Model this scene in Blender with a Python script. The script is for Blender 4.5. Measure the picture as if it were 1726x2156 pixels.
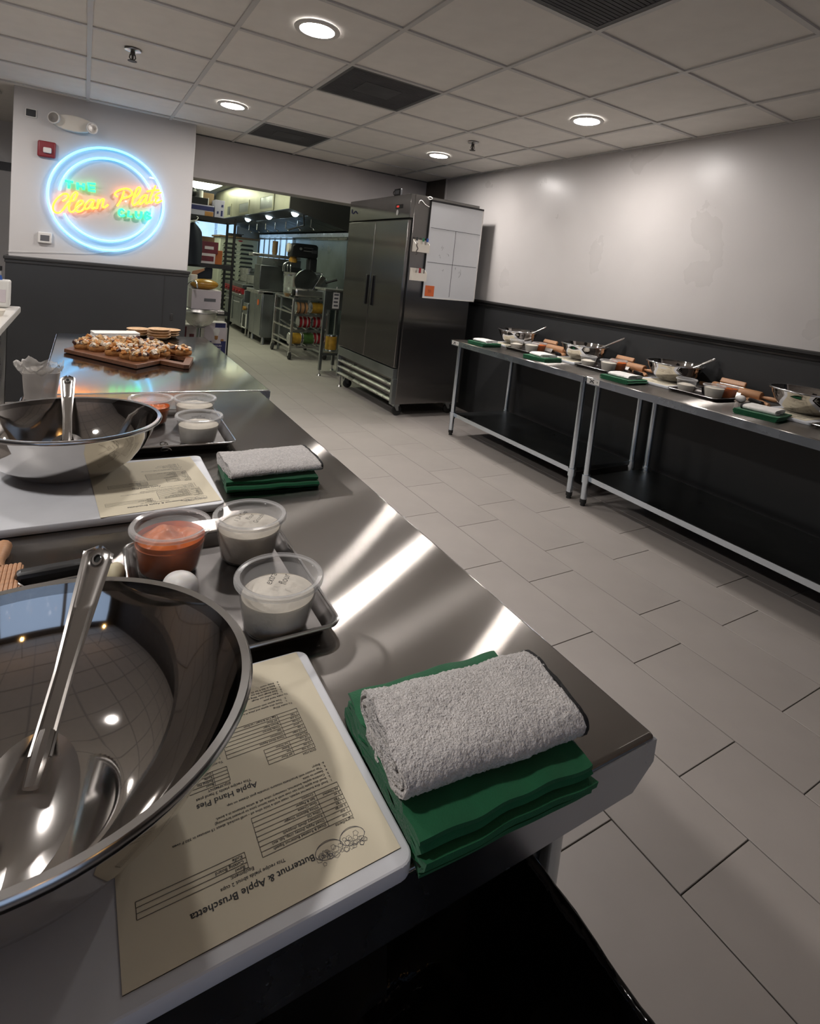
import bpy, bmesh, math, random
from mathutils import Matrix, Vector, noise
PI = math.pi
rnd = random.Random(7)
for o in list(bpy.data.objects):
    bpy.data.objects.remove(o)
SC = bpy.context.scene
COL = SC.collection

# ------------------------------------------------------------------ camera
cd = bpy.data.cameras.new('camera')
cam = bpy.data.objects.new('camera', cd)
COL.objects.link(cam)
cd.sensor_fit = 'HORIZONTAL'
cd.sensor_width = 36.0
cd.lens = 24.6015
cd.shift_x = -0.027376
cd.shift_y = -0.222998
cd.clip_start = 0.02
cam.matrix_world = Matrix.Translation((0, 0, 1.37)) @ Matrix(((0.845885, -0.039023, -0.531936), (-0.522901, 0.135916, -0.841488), (0.105136, 0.989952, 0.094564))).to_4x4()
SC.camera = cam

# ------------------------------------------------------------------ world, exposure
wd = bpy.data.worlds.new('overcast_sky')
SC.world = wd
wd.use_nodes = True
wd.node_tree.nodes['Background'].inputs[0].default_value = (0.50, 0.68, 1.0, 1)
wd.node_tree.nodes['Background'].inputs[1].default_value = 0.9
SC.view_settings.view_transform = 'Standard'
SC.view_settings.look = 'None'
SC.view_settings.gamma = 1.0
SC.view_settings.use_curve_mapping = False
SC.view_settings.exposure = 0.2
LIGHT = 270.0          # downlight lens radiance
SC.cycles.max_bounces = 10
SC.cycles.diffuse_bounces = 4
SC.cycles.transparent_max_bounces = 16
SC.cycles.sample_clamp_indirect = 4.0
SC.cycles.caustics_reflective = False
SC.cycles.caustics_refractive = False

# ------------------------------------------------------------------ materials
MATS = {}
def mat(name, col, rough=0.5, metal=0.0, var=0.0, vscale=6.0, bump=0.0, bscale=60.0, aniso=0.0, tang=None,
        emit=None, estr=0.0, spec=0.5, stretch=None, rvar=0.0, sheen=0.0, trans=0.0, alpha=1.0, coat=0.0, sss=0.0, bdist=0.002, col2=None):
    m = bpy.data.materials.new(name)
    m.use_nodes = True
    nt = m.node_tree
    b = nt.nodes['Principled BSDF']
    L = nt.links.new
    b.inputs['Base Color'].default_value = (*col, 1)
    b.inputs['Roughness'].default_value = rough
    b.inputs['Metallic'].default_value = metal
    b.inputs['Specular IOR Level'].default_value = spec
    b.inputs['Coat Weight'].default_value = coat
    b.inputs['Sheen Weight'].default_value = sheen
    b.inputs['Transmission Weight'].default_value = trans
    b.inputs['Alpha'].default_value = alpha
    if sss:
        b.inputs['Subsurface Weight'].default_value = sss
        b.inputs['Subsurface Radius'].default_value = (0.01, 0.006, 0.003)
    tc = nt.nodes.new('ShaderNodeTexCoord')
    vec = tc.outputs['Object']
    if stretch:
        mp = nt.nodes.new('ShaderNodeMapping')
        mp.inputs['Scale'].default_value = stretch
        L(vec, mp.inputs['Vector'])
        vec = mp.outputs['Vector']
    if var or rvar:
        n = nt.nodes.new('ShaderNodeTexNoise')
        n.inputs['Scale'].default_value = vscale
        n.inputs['Detail'].default_value = 5
        L(vec, n.inputs['Vector'])
        if var:
            mx = nt.nodes.new('ShaderNodeMix'); mx.data_type = 'RGBA'
            c2 = col2 or tuple(max(0, c * (1 - var)) for c in col)
            c1 = col if col2 else tuple(min(1, c * (1 + var)) for c in col)
            mx.inputs['A'].default_value = (*c2, 1)
            mx.inputs['B'].default_value = (*c1, 1)
            rp = nt.nodes.new('ShaderNodeMapRange')
            rp.inputs['From Min'].default_value = 0.3
            rp.inputs['From Max'].default_value = 0.7
            L(n.outputs['Fac'], rp.inputs['Value'])
            L(rp.outputs['Result'], mx.inputs['Factor'])
            L(mx.outputs['Result'], b.inputs['Base Color'])
        if rvar:
            r2 = nt.nodes.new('ShaderNodeMapRange')
            r2.inputs['From Min'].default_value = 0.3
            r2.inputs['From Max'].default_value = 0.7
            r2.inputs['To Min'].default_value = max(0.02, rough - rvar)
            r2.inputs['To Max'].default_value = rough + rvar
            L(n.outputs['Fac'], r2.inputs['Value'])
            L(r2.outputs['Result'], b.inputs['Roughness'])
    if bump:
        n2 = nt.nodes.new('ShaderNodeTexNoise')
        n2.inputs['Scale'].default_value = bscale
        n2.inputs['Detail'].default_value = 4
        L(vec, n2.inputs['Vector'])
        bp = nt.nodes.new('ShaderNodeBump')
        bp.inputs['Strength'].default_value = bump
        bp.inputs['Distance'].default_value = bdist
        L(n2.outputs['Fac'], bp.inputs['Height'])
        L(bp.outputs['Normal'], b.inputs['Normal'])
    if aniso:
        b.inputs['Anisotropic'].default_value = aniso
        t = nt.nodes.new('ShaderNodeCombineXYZ')
        for i in range(3):
            t.inputs[i].default_value = tang[i]
        L(t.outputs[0], b.inputs['Tangent'])
    if emit:
        b.inputs['Emission Color'].default_value = (*emit, 1)
        b.inputs['Emission Strength'].default_value = estr
    MATS[name] = m
    return m

def clear_plastic(name, col, fac, rough=0.2):
    m = bpy.data.materials.new(name)
    m.use_nodes = True
    nt = m.node_tree
    for n in list(nt.nodes):
        nt.nodes.remove(n)
    out = nt.nodes.new('ShaderNodeOutputMaterial')
    mix = nt.nodes.new('ShaderNodeMixShader')
    tr = nt.nodes.new('ShaderNodeBsdfTransparent')
    tr.inputs[0].default_value = (0.97, 0.97, 0.97, 1)
    pb = nt.nodes.new('ShaderNodeBsdfPrincipled')
    pb.inputs['Base Color'].default_value = (*col, 1)
    pb.inputs['Roughness'].default_value = rough
    lw = nt.nodes.new('ShaderNodeLayerWeight')
    lw.inputs['Blend'].default_value = 0.25
    fr = nt.nodes.new('ShaderNodeMath'); fr.operation = 'MULTIPLY'
    fr.inputs[1].default_value = 0.55
    nt.links.new(lw.outputs['Facing'], fr.inputs[0])
    ad = nt.nodes.new('ShaderNodeMath'); ad.operation = 'ADD'; ad.use_clamp = True
    ad.inputs[1].default_value = fac
    nt.links.new(fr.outputs[0], ad.inputs[0])
    nt.links.new(ad.outputs[0], mix.inputs[0])
    nt.links.new(tr.outputs[0], mix.inputs[1])
    nt.links.new(pb.outputs[0], mix.inputs[2])
    nt.links.new(mix.outputs[0], out.inputs[0])
    MATS[name] = m
    return m

def brushed(name, col, layers, smudge=0.25, wave=0.03, tang=(0, 1, 0), wscale=2.5):
    """Brushed sheet steel; layers: (weight, roughness, anisotropy) of glossy lobes, grain along tang."""
    m = bpy.data.materials.new(name)
    m.use_nodes = True
    nt = m.node_tree
    L = nt.links.new
    for n in list(nt.nodes): nt.nodes.remove(n)
    out = nt.nodes.new('ShaderNodeOutputMaterial')
    tc = nt.nodes.new('ShaderNodeTexCoord')
    nz = nt.nodes.new('ShaderNodeTexNoise'); nz.inputs['Scale'].default_value = 3.5; nz.inputs['Detail'].default_value = 6
    L(tc.outputs['Object'], nz.inputs['Vector'])
    mx = nt.nodes.new('ShaderNodeMix'); mx.data_type = 'RGBA'
    mx.inputs['A'].default_value = (*[c*(1 - smudge) for c in col], 1)
    mx.inputs['B'].default_value = (*col, 1)
    L(nz.outputs['Fac'], mx.inputs['Factor'])
    nb = nt.nodes.new('ShaderNodeTexNoise'); nb.inputs['Scale'].default_value = wscale; nb.inputs['Detail'].default_value = 1
    L(tc.outputs['Object'], nb.inputs['Vector'])
    bp = nt.nodes.new('ShaderNodeBump'); bp.inputs['Strength'].default_value = wave; bp.inputs['Distance'].default_value = 0.02
    L(nb.outputs['Fac'], bp.inputs['Height'])
    tv = nt.nodes.new('ShaderNodeCombineXYZ')
    for i in range(3): tv.inputs[i].default_value = tang[i]
    acc, tot = None, 0.0
    for w, r, a in layers:
        g = nt.nodes.new('ShaderNodeBsdfAnisotropic')
        g.distribution = 'GGX'
        g.inputs['Roughness'].default_value = r
        g.inputs['Anisotropy'].default_value = a
        L(mx.outputs['Result'], g.inputs['Color'])
        L(tv.outputs[0], g.inputs['Tangent'])
        L(bp.outputs['Normal'], g.inputs['Normal'])
        if acc is None: acc, tot = g.outputs[0], w
        else:
            ms = nt.nodes.new('ShaderNodeMixShader')
            ms.inputs[0].default_value = w/(tot + w)
            L(acc, ms.inputs[1]); L(g.outputs[0], ms.inputs[2])
            acc, tot = ms.outputs[0], tot + w
    L(acc, out.inputs[0])
    MATS[name] = m
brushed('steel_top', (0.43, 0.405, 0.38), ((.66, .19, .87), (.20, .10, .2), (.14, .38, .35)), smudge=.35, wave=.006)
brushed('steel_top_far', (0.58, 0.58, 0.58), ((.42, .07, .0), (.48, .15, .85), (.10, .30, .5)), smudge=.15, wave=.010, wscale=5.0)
mat('tile', (0.365, 0.332, 0.308), 0.42, var=0.07, vscale=3.0, bump=0.05, bscale=90)
mat('grout', (0.035, 0.031, 0.028), 0.9, var=0.2)
mat('panel', (0.81, 0.78, 0.73), 0.8, var=0.03, vscale=8, bump=0.08, bscale=300)
mat('grid', (0.58, 0.57, 0.55), 0.5, var=0.03)
mat('vent', (0.055, 0.055, 0.06), 0.7, var=0.25, vscale=5)
mat('vent_frame', (0.10, 0.10, 0.10), 0.6, var=0.1)
mat('wall', (0.57, 0.545, 0.53), 0.36, var=0.03, vscale=2.0, rvar=0.14, bump=0.06, bscale=7, bdist=0.01)
mat('wall_matte', (0.56, 0.54, 0.53), 0.62, var=0.03, vscale=2.0)
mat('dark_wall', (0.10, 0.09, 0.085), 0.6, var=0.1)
mat('warm_bulb', (0.8, 0.6, 0.3), 0.4, emit=(1.0, 0.55, 0.18), estr=30)
mat('wall_kitchen', (0.42, 0.42, 0.40), 0.5, var=0.05)
mat('soffit', (0.50, 0.465, 0.455), 0.6, var=0.03)
mat('wainscot', (0.028, 0.029, 0.030), 0.42, var=0.08, vscale=3)
mat('rail', (0.030, 0.029, 0.028), 0.35, var=0.08)
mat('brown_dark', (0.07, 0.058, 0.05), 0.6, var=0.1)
mat('steel_edge_daylit', (0.50, 0.55, 0.63), 0.26, 1.0, rvar=0.04, vscale=9)  # blue tint in the lip colour stands in for daylight from behind
mat('steel', (0.55, 0.54, 0.52), 0.30, 1.0, rvar=0.08, vscale=5)
brushed('steel_fridge', (0.25, 0.24, 0.23), ((.82, .22, .82), (.18, .40, .2)), smudge=.25, wave=.006, tang=(0, 0, 1))
mat('steel_kitchen', (0.30, 0.32, 0.32), 0.35, 1.0, rvar=0.1, vscale=3)
mat('steel_wall', (0.42, 0.48, 0.49), 0.35, 1.0, var=0.2, rvar=0.1, vscale=3)
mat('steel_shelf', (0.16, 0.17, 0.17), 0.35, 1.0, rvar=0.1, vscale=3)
mat('hood_unlit', (0.09, 0.085, 0.08), 0.4, 0.8, rvar=0.1)  # hood steel darkened in its colour as the unlit end
mat('hood_steel', (0.42, 0.41, 0.31), 0.38, 0.7, var=0.12, vscale=2.5)
mat('galv', (0.66, 0.73, 0.80), 0.20, 1.0, rvar=0.03, vscale=8, stretch=(1, 1, .1))
mat('mirror', (0.55, 0.53, 0.51), 0.05, 1.0, rvar=0.02, vscale=3)
mat('mirror_spoon', (0.58, 0.56, 0.54), 0.20, 1.0, rvar=0.03, vscale=10)
mat('rim_steel', (0.62, 0.62, 0.62), 0.20, 1.0, rvar=0.05, vscale=12)
mat('tray', (0.10, 0.092, 0.088), 0.42, 0.85, rvar=0.1, vscale=14)
mat('board', (0.72, 0.74, 0.78), 0.4, var=0.03, vscale=20)
mat('paper', (0.80, 0.73, 0.56), 0.8, var=0.02, vscale=15)
mat('paper_white', (0.6, 0.59, 0.56), 0.8, var=0.02)
mat('ink', (0.012, 0.012, 0.014), 0.7, var=0.1)
mat('ink_grey', (0.10, 0.10, 0.11), 0.7, var=0.1)
mat('terry', (0.80, 0.77, 0.755), 0.95, var=0.16, vscale=160, bump=1.0, bscale=420, sheen=0.2, bdist=0.006)
mat('terry_far', (0.85, 0.83, 0.80), 0.95, var=0.05, vscale=60, bump=0.5, bscale=250, sheen=0.3)
mat('stitch', (0.012, 0.012, 0.013), 0.8, var=0.3, vscale=200, bump=0.5, bscale=300)
mat('apron', (0.004, 0.115, 0.042), 0.85, var=0.12, vscale=30, bump=0.25, bscale=500, sheen=0.15)
mat('egg', (0.86, 0.84, 0.82), 0.45, var=0.02, sss=0.2)
mat('flour', (0.88, 0.82, 0.71), 0.95, var=0.06, vscale=40, bump=0.5, bscale=120)
mat('squash', (0.75, 0.17, 0.012), 0.4, var=0.2, vscale=40, bump=0.5, bscale=90, sss=0.1)
clear_plastic('deli', (0.62, 0.62, 0.62), 0.10, 0.2)
clear_plastic('lid', (0.6, 0.6, 0.6), 0.05, 0.1)
clear_plastic('lid_rim', (0.75, 0.75, 0.75), 0.16, 0.12)
clear_plastic('film', (0.60, 0.57, 0.53), 0.42, 0.35)
clear_plastic('tub', (0.56, 0.52, 0.48), 0.55, 0.35)
clear_plastic('glass', (0.6, 0.65, 0.6), 0.12, 0.05)
mat('wood_board', (0.125, 0.048, 0.02), 0.45, var=0.3, vscale=5, stretch=(2, 22, 22))
mat('potato', (0.62, 0.56, 0.38), 0.6, var=0.08, vscale=40)
mat('wood_light', (0.48, 0.25, 0.125), 0.5, var=0.15, vscale=6, stretch=(3, 30, 30))
mat('toast', (0.30, 0.13, 0.035), 0.8, var=0.4, vscale=50, bump=0.8, bscale=120)
mat('crumb', (0.44, 0.27, 0.12), 0.8, var=0.4, vscale=60, bump=0.6, bscale=150)
mat('cheese', (0.60, 0.52, 0.42), 0.8, var=0.2, vscale=80)
mat('currant', (0.05, 0.012, 0.008), 0.4, var=0.3, vscale=60)
mat('squash_cube', (0.42, 0.16, 0.03), 0.5, var=0.3, vscale=60)
mat('palm', (0.60, 0.40, 0.23), 0.7, var=0.15, vscale=12, stretch=(1, 8, 8))
mat('napkin', (0.78, 0.74, 0.69), 0.9, var=0.03)
mat('black_plastic', (0.008, 0.008, 0.009), 0.4, var=0.2)
mat('bin_bag', (0.0025, 0.0025, 0.003), 0.11, var=0.2, bump=0.5, bscale=12, bdist=0.02)
mat('rubber', (0.012, 0.012, 0.012), 0.6, var=0.2)
mat('white_plastic', (0.70, 0.68, 0.65), 0.4, var=0.02)
mat('cream_plastic', (0.74, 0.69, 0.61), 0.4, var=0.02)
mat('whiteboard', (0.62, 0.63, 0.65), 0.25, var=0.02, vscale=3)
mat('red_alarm', (0.22, 0.018, 0.025), 0.4, var=0.05)
mat('orange_note', (0.62, 0.13, 0.035), 0.7, var=0.04)
mat('green_marker', (0.01, 0.16, 0.06), 0.4, var=0.05)
mat('blue_marker', (0.01, 0.06, 0.28), 0.4, var=0.05)
mat('red', (0.30, 0.012, 0.02), 0.45, var=0.15)
mat('maroon', (0.10, 0.01, 0.018), 0.35, var=0.3, vscale=9)
mat('navy', (0.010, 0.013, 0.022), 0.9, var=0.15, bump=0.3, bscale=30)
mat('navy_print', (0.018, 0.02, 0.10), 0.6, var=0.1)
mat('carton', (0.50, 0.45, 0.47), 0.75, var=0.05)
mat('carton_lilac', (0.38, 0.36, 0.46), 0.75, var=0.08)
mat('carton_brown', (0.20, 0.13, 0.07), 0.8, var=0.1)
mat('tan', (0.30, 0.14, 0.04), 0.5, var=0.2)
mat('gold_film', (0.32, 0.16, 0.02), 0.25, var=0.25, vscale=6)
mat('orange_film', (0.34, 0.09, 0.015), 0.35, var=0.2)
mat('skin_tan', (0.36, 0.17, 0.09), 0.6, var=0.1)
mat('yellow_label', (0.48, 0.28, 0.03), 0.45, var=0.25, vscale=18)
mat('peach_label', (0.50, 0.27, 0.12), 0.45, var=0.12, vscale=18)
mat('green_label', (0.06, 0.14, 0.03), 0.45, var=0.25, vscale=18)
mat('white_label', (0.45, 0.43, 0.38), 0.45, var=0.1)
mat('proofer', (0.46, 0.48, 0.38), 0.45, var=0.03)
mat('dark_gap', (0.02, 0.022, 0.02), 0.7, var=0.2)
mat('counter_white', (0.58, 0.56, 0.52), 0.3, var=0.02)
mat('window_frame', (0.3, 0.3, 0.3), 0.5, var=0.03)
mat('lens', (0.8, 0.8, 0.8), 0.4, emit=(1.0, 0.94, 0.90), estr=LIGHT)
mat('kitchen_lens', (0.8, 0.8, 0.8), 0.4, emit=(0.95, 1.0, 0.74), estr=12)
mat('globe_lens', (0.8, 0.8, 0.8), 0.4, emit=(0.72, 0.90, 1.0), estr=9)
mat('blue_glow_pane', (0.5, 0.6, 0.7), 0.3, var=0.3, vscale=5, emit=(0.42, 0.68, 1.0), estr=0.9)
mat('neon_cyan', (0.5, 0.7, 0.8), 0.3, emit=(0.075, 0.50, 1.0), estr=3.6)
mat('neon_yellow', (0.8, 0.6, 0.1), 0.3, emit=(1.0, 0.24, 0.012), estr=3.4)
mat('neon_green', (0.1, 0.8, 0.4), 0.3, emit=(0.01, 0.75, 0.19), estr=2.2)
mat('neon_white', (0.8, 0.8, 0.9), 0.3, emit=(0.8, 0.85, 1.0), estr=2.0)
mat('led_red', (0.1, 0.01, 0.01), 0.4, emit=(1.0, 0.08, 0.06), estr=0.5)

# ------------------------------------------------------------------ mesh building
class MB:
    def __init__(s):
        s.bm = bmesh.new()
    def box(s, x0, y0, z0, x1, y1, z1, bev=0.0, seg=2):
        bm = s.bm
        v = [bm.verts.new(p) for p in ((x0,y0,z0),(x1,y0,z0),(x1,y1,z0),(x0,y1,z0),(x0,y0,z1),(x1,y0,z1),(x1,y1,z1),(x0,y1,z1))]
        fs = [bm.faces.new([v[i] for i in q]) for q in ((3,2,1,0),(4,5,6,7),(0,1,5,4),(1,2,6,5),(2,3,7,6),(3,0,4,7))]
        if bev:
            s.bevel(fs, bev, seg)
        return s
    def bevel(s, fs, bev, seg):
        for f in fs: f.normal_update()
        N = [f.normal.copy() for f in fs]
        keep = [f for f in fs]
        es = list({e for f in fs for e in f.edges})
        r = bmesh.ops.bevel(s.bm, geom=es, offset=bev, segments=seg, profile=0.5, affect='EDGES', clamp_overlap=True)
        for f in set(r['faces']) | {f for f in keep if f.is_valid}:
            f.normal_update()
            f.smooth = not any(f.normal.dot(n) > .9995 for n in N)
    def loops(s, rings, closed=True, cap=True, wrap=False):
        bm = s.bm
        R = [[bm.verts.new(p) for p in r] for r in rings]
        n = len(R[0])
        k = len(R)
        for i in range(k if wrap else k - 1):
            a, b = R[i], R[(i + 1) % k]
            for j in range(n if closed else n - 1):
                j2 = (j + 1) % n
                try: bm.faces.new((a[j], a[j2], b[j2], b[j])).smooth = True
                except ValueError: pass
        if cap and not wrap:
            for r in (R[0], R[-1]):
                try: bm.faces.new(r)
                except ValueError: pass
        return s
    def lathe(s, prof, n=32, c=(0, 0, 0), sx=1.0, sy=1.0):
        rings = []
        for r, z in prof:
            r = max(r, 1e-4)
            rings.append([(c[0] + sx * r * math.cos(2*PI*k/n), c[1] + sy * r * math.sin(2*PI*k/n), c[2] + z) for k in range(n)])
        s.loops(rings, cap=False)
        bm = s.bm
        bm.verts.ensure_lookup_table()
        k = len(bm.verts) - n*len(rings)
        for q, (r, z) in ((0, prof[0]), (len(rings) - 1, prof[-1])):
            if r < .0015: bm.faces.new([bm.verts[k + q*n + j] for j in range(n)])
        return s
    def tube(s, pts, r, n=8, closed=False, cap=True, flat=1.0):
        P = [Vector(p) for p in pts]
        k = len(P)
        rr = r if isinstance(r, (list, tuple)) else [r] * k
        rings, up = [], None
        for i in range(k):
            if closed: d = P[(i+1) % k] - P[i-1]
            else: d = P[min(i+1, k-1)] - P[max(i-1, 0)]
            d = d.normalized() if d.length > 1e-9 else Vector((0,0,1))
            if up is None:
                up = Vector((0,0,1)) if abs(d.z) < 0.9 else Vector((1,0,0))
            up = (up - d * up.dot(d))
            up = up.normalized() if up.length > 1e-6 else d.orthogonal().normalized()
            sd = d.cross(up)
            rings.append([P[i] + (sd*math.cos(2*PI*j/n) + up*math.sin(2*PI*j/n)*flat) * rr[i] for j in range(n)])
        return s.loops(rings, cap=cap, wrap=closed)
    def cyl(s, p, q, r, r2=None, n=16):
        return s.tube([p, q], [r, r if r2 is None else r2], n)
    def ball(s, c, r, n=16, m=10, sx=1, sy=1, sz=1):
        prof = [(r*math.sin(PI*i/m), -r*math.cos(PI*i/m)*sz) for i in range(m + 1)]
        return s.lathe(prof, n, c, sx, sy)
    def prism(s, poly, a, b, axis='z', bev=0.0):
        def pt(u, v, w):
            return (u, v, w) if axis == 'z' else ((u, w, v) if axis == 'y' else (w, u, v))
        bm = s.bm
        A = [bm.verts.new(pt(u, v, a)) for u, v in poly]
        B = [bm.verts.new(pt(u, v, b)) for u, v in poly]
        n = len(poly)
        fs = [bm.faces.new(A), bm.faces.new(list(reversed(B)))]
        for i in range(n):
            fs.append(bm.faces.new((A[i], B[i], B[(i+1) % n], A[(i+1) % n])))
            if n > 10: fs[-1].smooth = True
        if bev:
            s.bevel(fs, bev, 2)
        return s
    def grid(s, fn, nu, nv):
        bm = s.bm
        V = [[bm.verts.new(fn(i / nu, j / nv)) for j in range(nv + 1)] for i in range(nu + 1)]
        for i in range(nu):
            for j in range(nv):
                bm.faces.new((V[i][j], V[i+1][j], V[i+1][j+1], V[i][j+1])).smooth = True
        return s
    def text(s, body, size, x, y, z=0.0, align='LEFT', shear=0.0, sx=1.0, bold=0.0, rot=0.0):
        c = bpy.data.curves.new('t', 'FONT')
        c.body = body; c.size = size; c.align_x = align; c.shear = shear; c.resolution_u = 2; c.offset = bold
        o = bpy.data.objects.new('t', c)
        me = bpy.data.meshes.new_from_object(o)
        me.transform(Matrix.Translation((x, y, z)) @ Matrix.Rotation(rot, 4, 'Z') @ Matrix.Diagonal((sx, 1, 1, 1)))
        s.bm.from_mesh(me)
        bpy.data.objects.remove(o); bpy.data.curves.remove(c); bpy.data.meshes.remove(me)
        return s
    def xf(s, m):
        bmesh.ops.transform(s.bm, matrix=m, verts=s.bm.verts)
        return s
    def done(s, name, m, parent=None, smooth=35, loc=(0, 0, 0), rot=None, norm=True):
        bm = s.bm
        if norm: bmesh.ops.recalc_face_normals(bm, faces=bm.faces)
        sm = [f.smooth for f in bm.faces]
        me = bpy.data.meshes.new(name)
        bm.to_mesh(me); bm.free()
        if not smooth: me.shade_flat()
        else:
            me.set_sharp_from_angle(angle=math.radians(smooth))
            me.polygons.foreach_set('use_smooth', sm)
        me.materials.append(MATS[m])
        o = bpy.data.objects.new(name, me)
        COL.objects.link(o)
        o.location = loc
        if rot: o.rotation_euler = rot
        if parent: o.parent = parent
        return o

def tag(o, label, cat, group=None, kind=None):
    o['label'] = label
    o['category'] = cat
    if group: o['group'] = group
    if kind: o['kind'] = kind
    return o
def thing(name, label, cat, loc=(0, 0, 0), rz=0.0, group=None):
    o = bpy.data.objects.new(name, None)
    o.empty_display_size = 0.05
    COL.objects.link(o)
    o.location = loc
    o.rotation_euler = (0, 0, rz)
    return tag(o, label, cat, group)
def struct(o):
    o['kind'] = 'structure'
    return o
def dup(root, loc, rz=None, label=None, group=None):
    def cp(o, par):
        c = o.copy(); COL.objects.link(c); c.parent = par
        for ch in [k for k in KIDS.get(o.name, o.children)]:
            cp(ch, c)
        return c
    KIDS = {}
    def snap(o):
        KIDS[o.name] = list(o.children)
        for k in o.children: snap(k)
    snap(root)
    r = cp(root, None)
    r.location = loc
    if rz is not None: r.rotation_euler = (0, 0, rz)
    if label: r['label'] = label
    if group: r['group'] = group
    return r
def share(o, parent, loc, rot=None, name=None):
    c = o.copy(); COL.objects.link(c)
    c.parent = parent; c.location = loc
    if rot: c.rotation_euler = rot
    return c
def smooth_path(pts, sub=6, closed=False):
    P = [Vector(p) for p in pts]
    n = len(P); out = []
    rng = range(n if closed else n - 1)
    for i in rng:
        p0 = P[i-1] if (i > 0 or closed) else P[0]
        p1 = P[i]; p2 = P[(i+1) % n]
        p3 = P[(i+2) % n] if (i + 2 < n or closed) else P[-1]
        for k in range(sub):
            t = k / sub
            out.append(0.5*((2*p1) + (p2-p0)*t + (2*p0-5*p1+4*p2-p3)*t*t + (3*p1-p0-3*p2+p3)*t**3))
    if not closed: out.append(P[-1])
    return out

# ================================================================== THE ROOM
XW = 3.465            # right wall
ZC = 2.472            # ceiling
YS = 5.53             # wall with the neon sign
# ---- floor: grout slab and tiles
TW, TL, XF = 0.292, 0.5946, 1.822
floor = struct(MB().box(-4, -3.2, -0.08, 4.6, 13.7, -0.003).done('floor', 'grout', smooth=0))
def tile_mesh(w, l, name):
    return MB().box(0, 0, -0.012, w - 0.003, l - 0.003, 0, bev=0.0012, seg=1).done(name, 'tile', floor, smooth=30)
t0 = tile_mesh(TW, TL, 'tile')
t1 = tile_mesh(XW - (XF + 5*TW) - 0.002, TL, 'tile')
first = {id(t0): True, id(t1): True}
rest = MB()
for k in range(-20, 6):
    x = XF + k*TW
    off = 0.0247 if k % 2 == 0 else 0.228
    for j in range(-6, 24):
        y = off + j*TL
        seen = k >= -5 and -0.7 < y < 10.3
        if not seen:
            if k < 5 and y < 13.4 and y > -3.2: rest.box(x, y, -0.012, x + TW - 0.003, y + TL - 0.003, 0)
            continue
        src = t1 if k == 5 else t0
        if first.pop(id(src), None): o = src
        else: o = share(src, floor, (0, 0, 0))
        o.location = (x, y, 0)
rt = rest.done('tile', 'tile', floor, smooth=0)
rt['kind'] = 'stuff'

# ---- ceiling: slab, panels, grid bars
CX, CY, PX, PY = -0.018, 2.4163, 0.61, 0.6015
ceiling = struct(MB().box(-4, -3.2, ZC + 0.03, XW, 5.95, ZC + 0.12).done('ceiling', 'panel', smooth=0))
vents = {(2, -2), (2, 1), (2, 4)}
lights = {(1, 0), (4, 0), (-2, 0), (1, 3), (4, 3), (-2, 3), (-2, -3)}
pm = MB().box(0.004, 0.004, 0.006, PX - 0.004, PY - 0.004, 0.02, bev=0.002, seg=1).done('panel', 'panel', ceiling, smooth=30)
wpart = XW - (CX + 5*PX)
pe = MB().box(0.004, 0.004, 0.006, wpart - 0.004, PY - 0.004, 0.02, bev=0.002, seg=1).done('panel', 'panel', ceiling, smooth=30)
fp = {'a': 1, 'b': 1}
for i in range(-6, 6):
    for j in range(-9, 6):
        if (i, j) in vents: continue
        x, y = CX + i*PX, CY + j*PY
        if y > 5.6: continue
        if i == 5: o = pe if fp.pop('b', None) else share(pe, ceiling, (0, 0, 0))
        else: o = pm if fp.pop('a', None) else share(pm, ceiling, (0, 0, 0))
        o.location = (x, y, ZC)
for i in range(-6, 6):
    x = CX + i*PX
    MB().box(x - 0.012, -3.2, ZC - 0.003, x + 0.012, 5.95, ZC + 0.006).box(x - 0.002, -3.2, ZC + 0.005, x + 0.002, 5.95, ZC + 0.03).done('grid_bar', 'grid', ceiling, smooth=0)
for j in range(-9, 6):
    y = CY + j*PY
    MB().box(-3.9, y - 0.012, ZC - 0.0025, XW, y + 0.012, ZC + 0.0055).done('grid_bar', 'grid', ceiling, smooth=0)
MB().box(XW - 0.022, -3.2, ZC - 0.003, XW, 5.5, ZC + 0.004).done('wall_angle', 'grid', ceiling, smooth=0)
MB().box(0.8, 5.925, ZC - 0.003, XW, 5.95, ZC + 0.004).done('wall_angle', 'vent_frame', ceiling, smooth=0)

# ---- right wall
wr = struct(MB().box(XW, -3.2, 1.14, XW + 0.12, 5.5, ZC + 0.1).done('wall_right', 'wall', smooth=0))
MB().box(XW - 0.004, -3.2, 0, XW + 0.11, 5.5, 1.14).done('wainscot_panel', 'wainscot', wr, smooth=0)
pr = [(XW, 1.125), (XW - .018, 1.125), (XW - .022, 1.135), (XW - .012, 1.142), (XW - .020, 1.152), (XW - .034, 1.158), (XW - .034, 1.172), (XW - .026, 1.178), (XW, 1.178)]
MB().prism([(x, z) for x, z in pr], -3.2, 5.5, axis='y').done('chair_rail', 'rail', wr, smooth=30)
MB().box(XW - 0.012, 5.488, 1.18, XW + 0.01, 5.51, ZC).done('corner_trim', 'wall', wr, smooth=0)
struct(MB().box(XW, 5.5, 0, XW + 0.12, 6.2, ZC + 0.1).done('wall_alcove', 'brown_dark', smooth=0))
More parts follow.
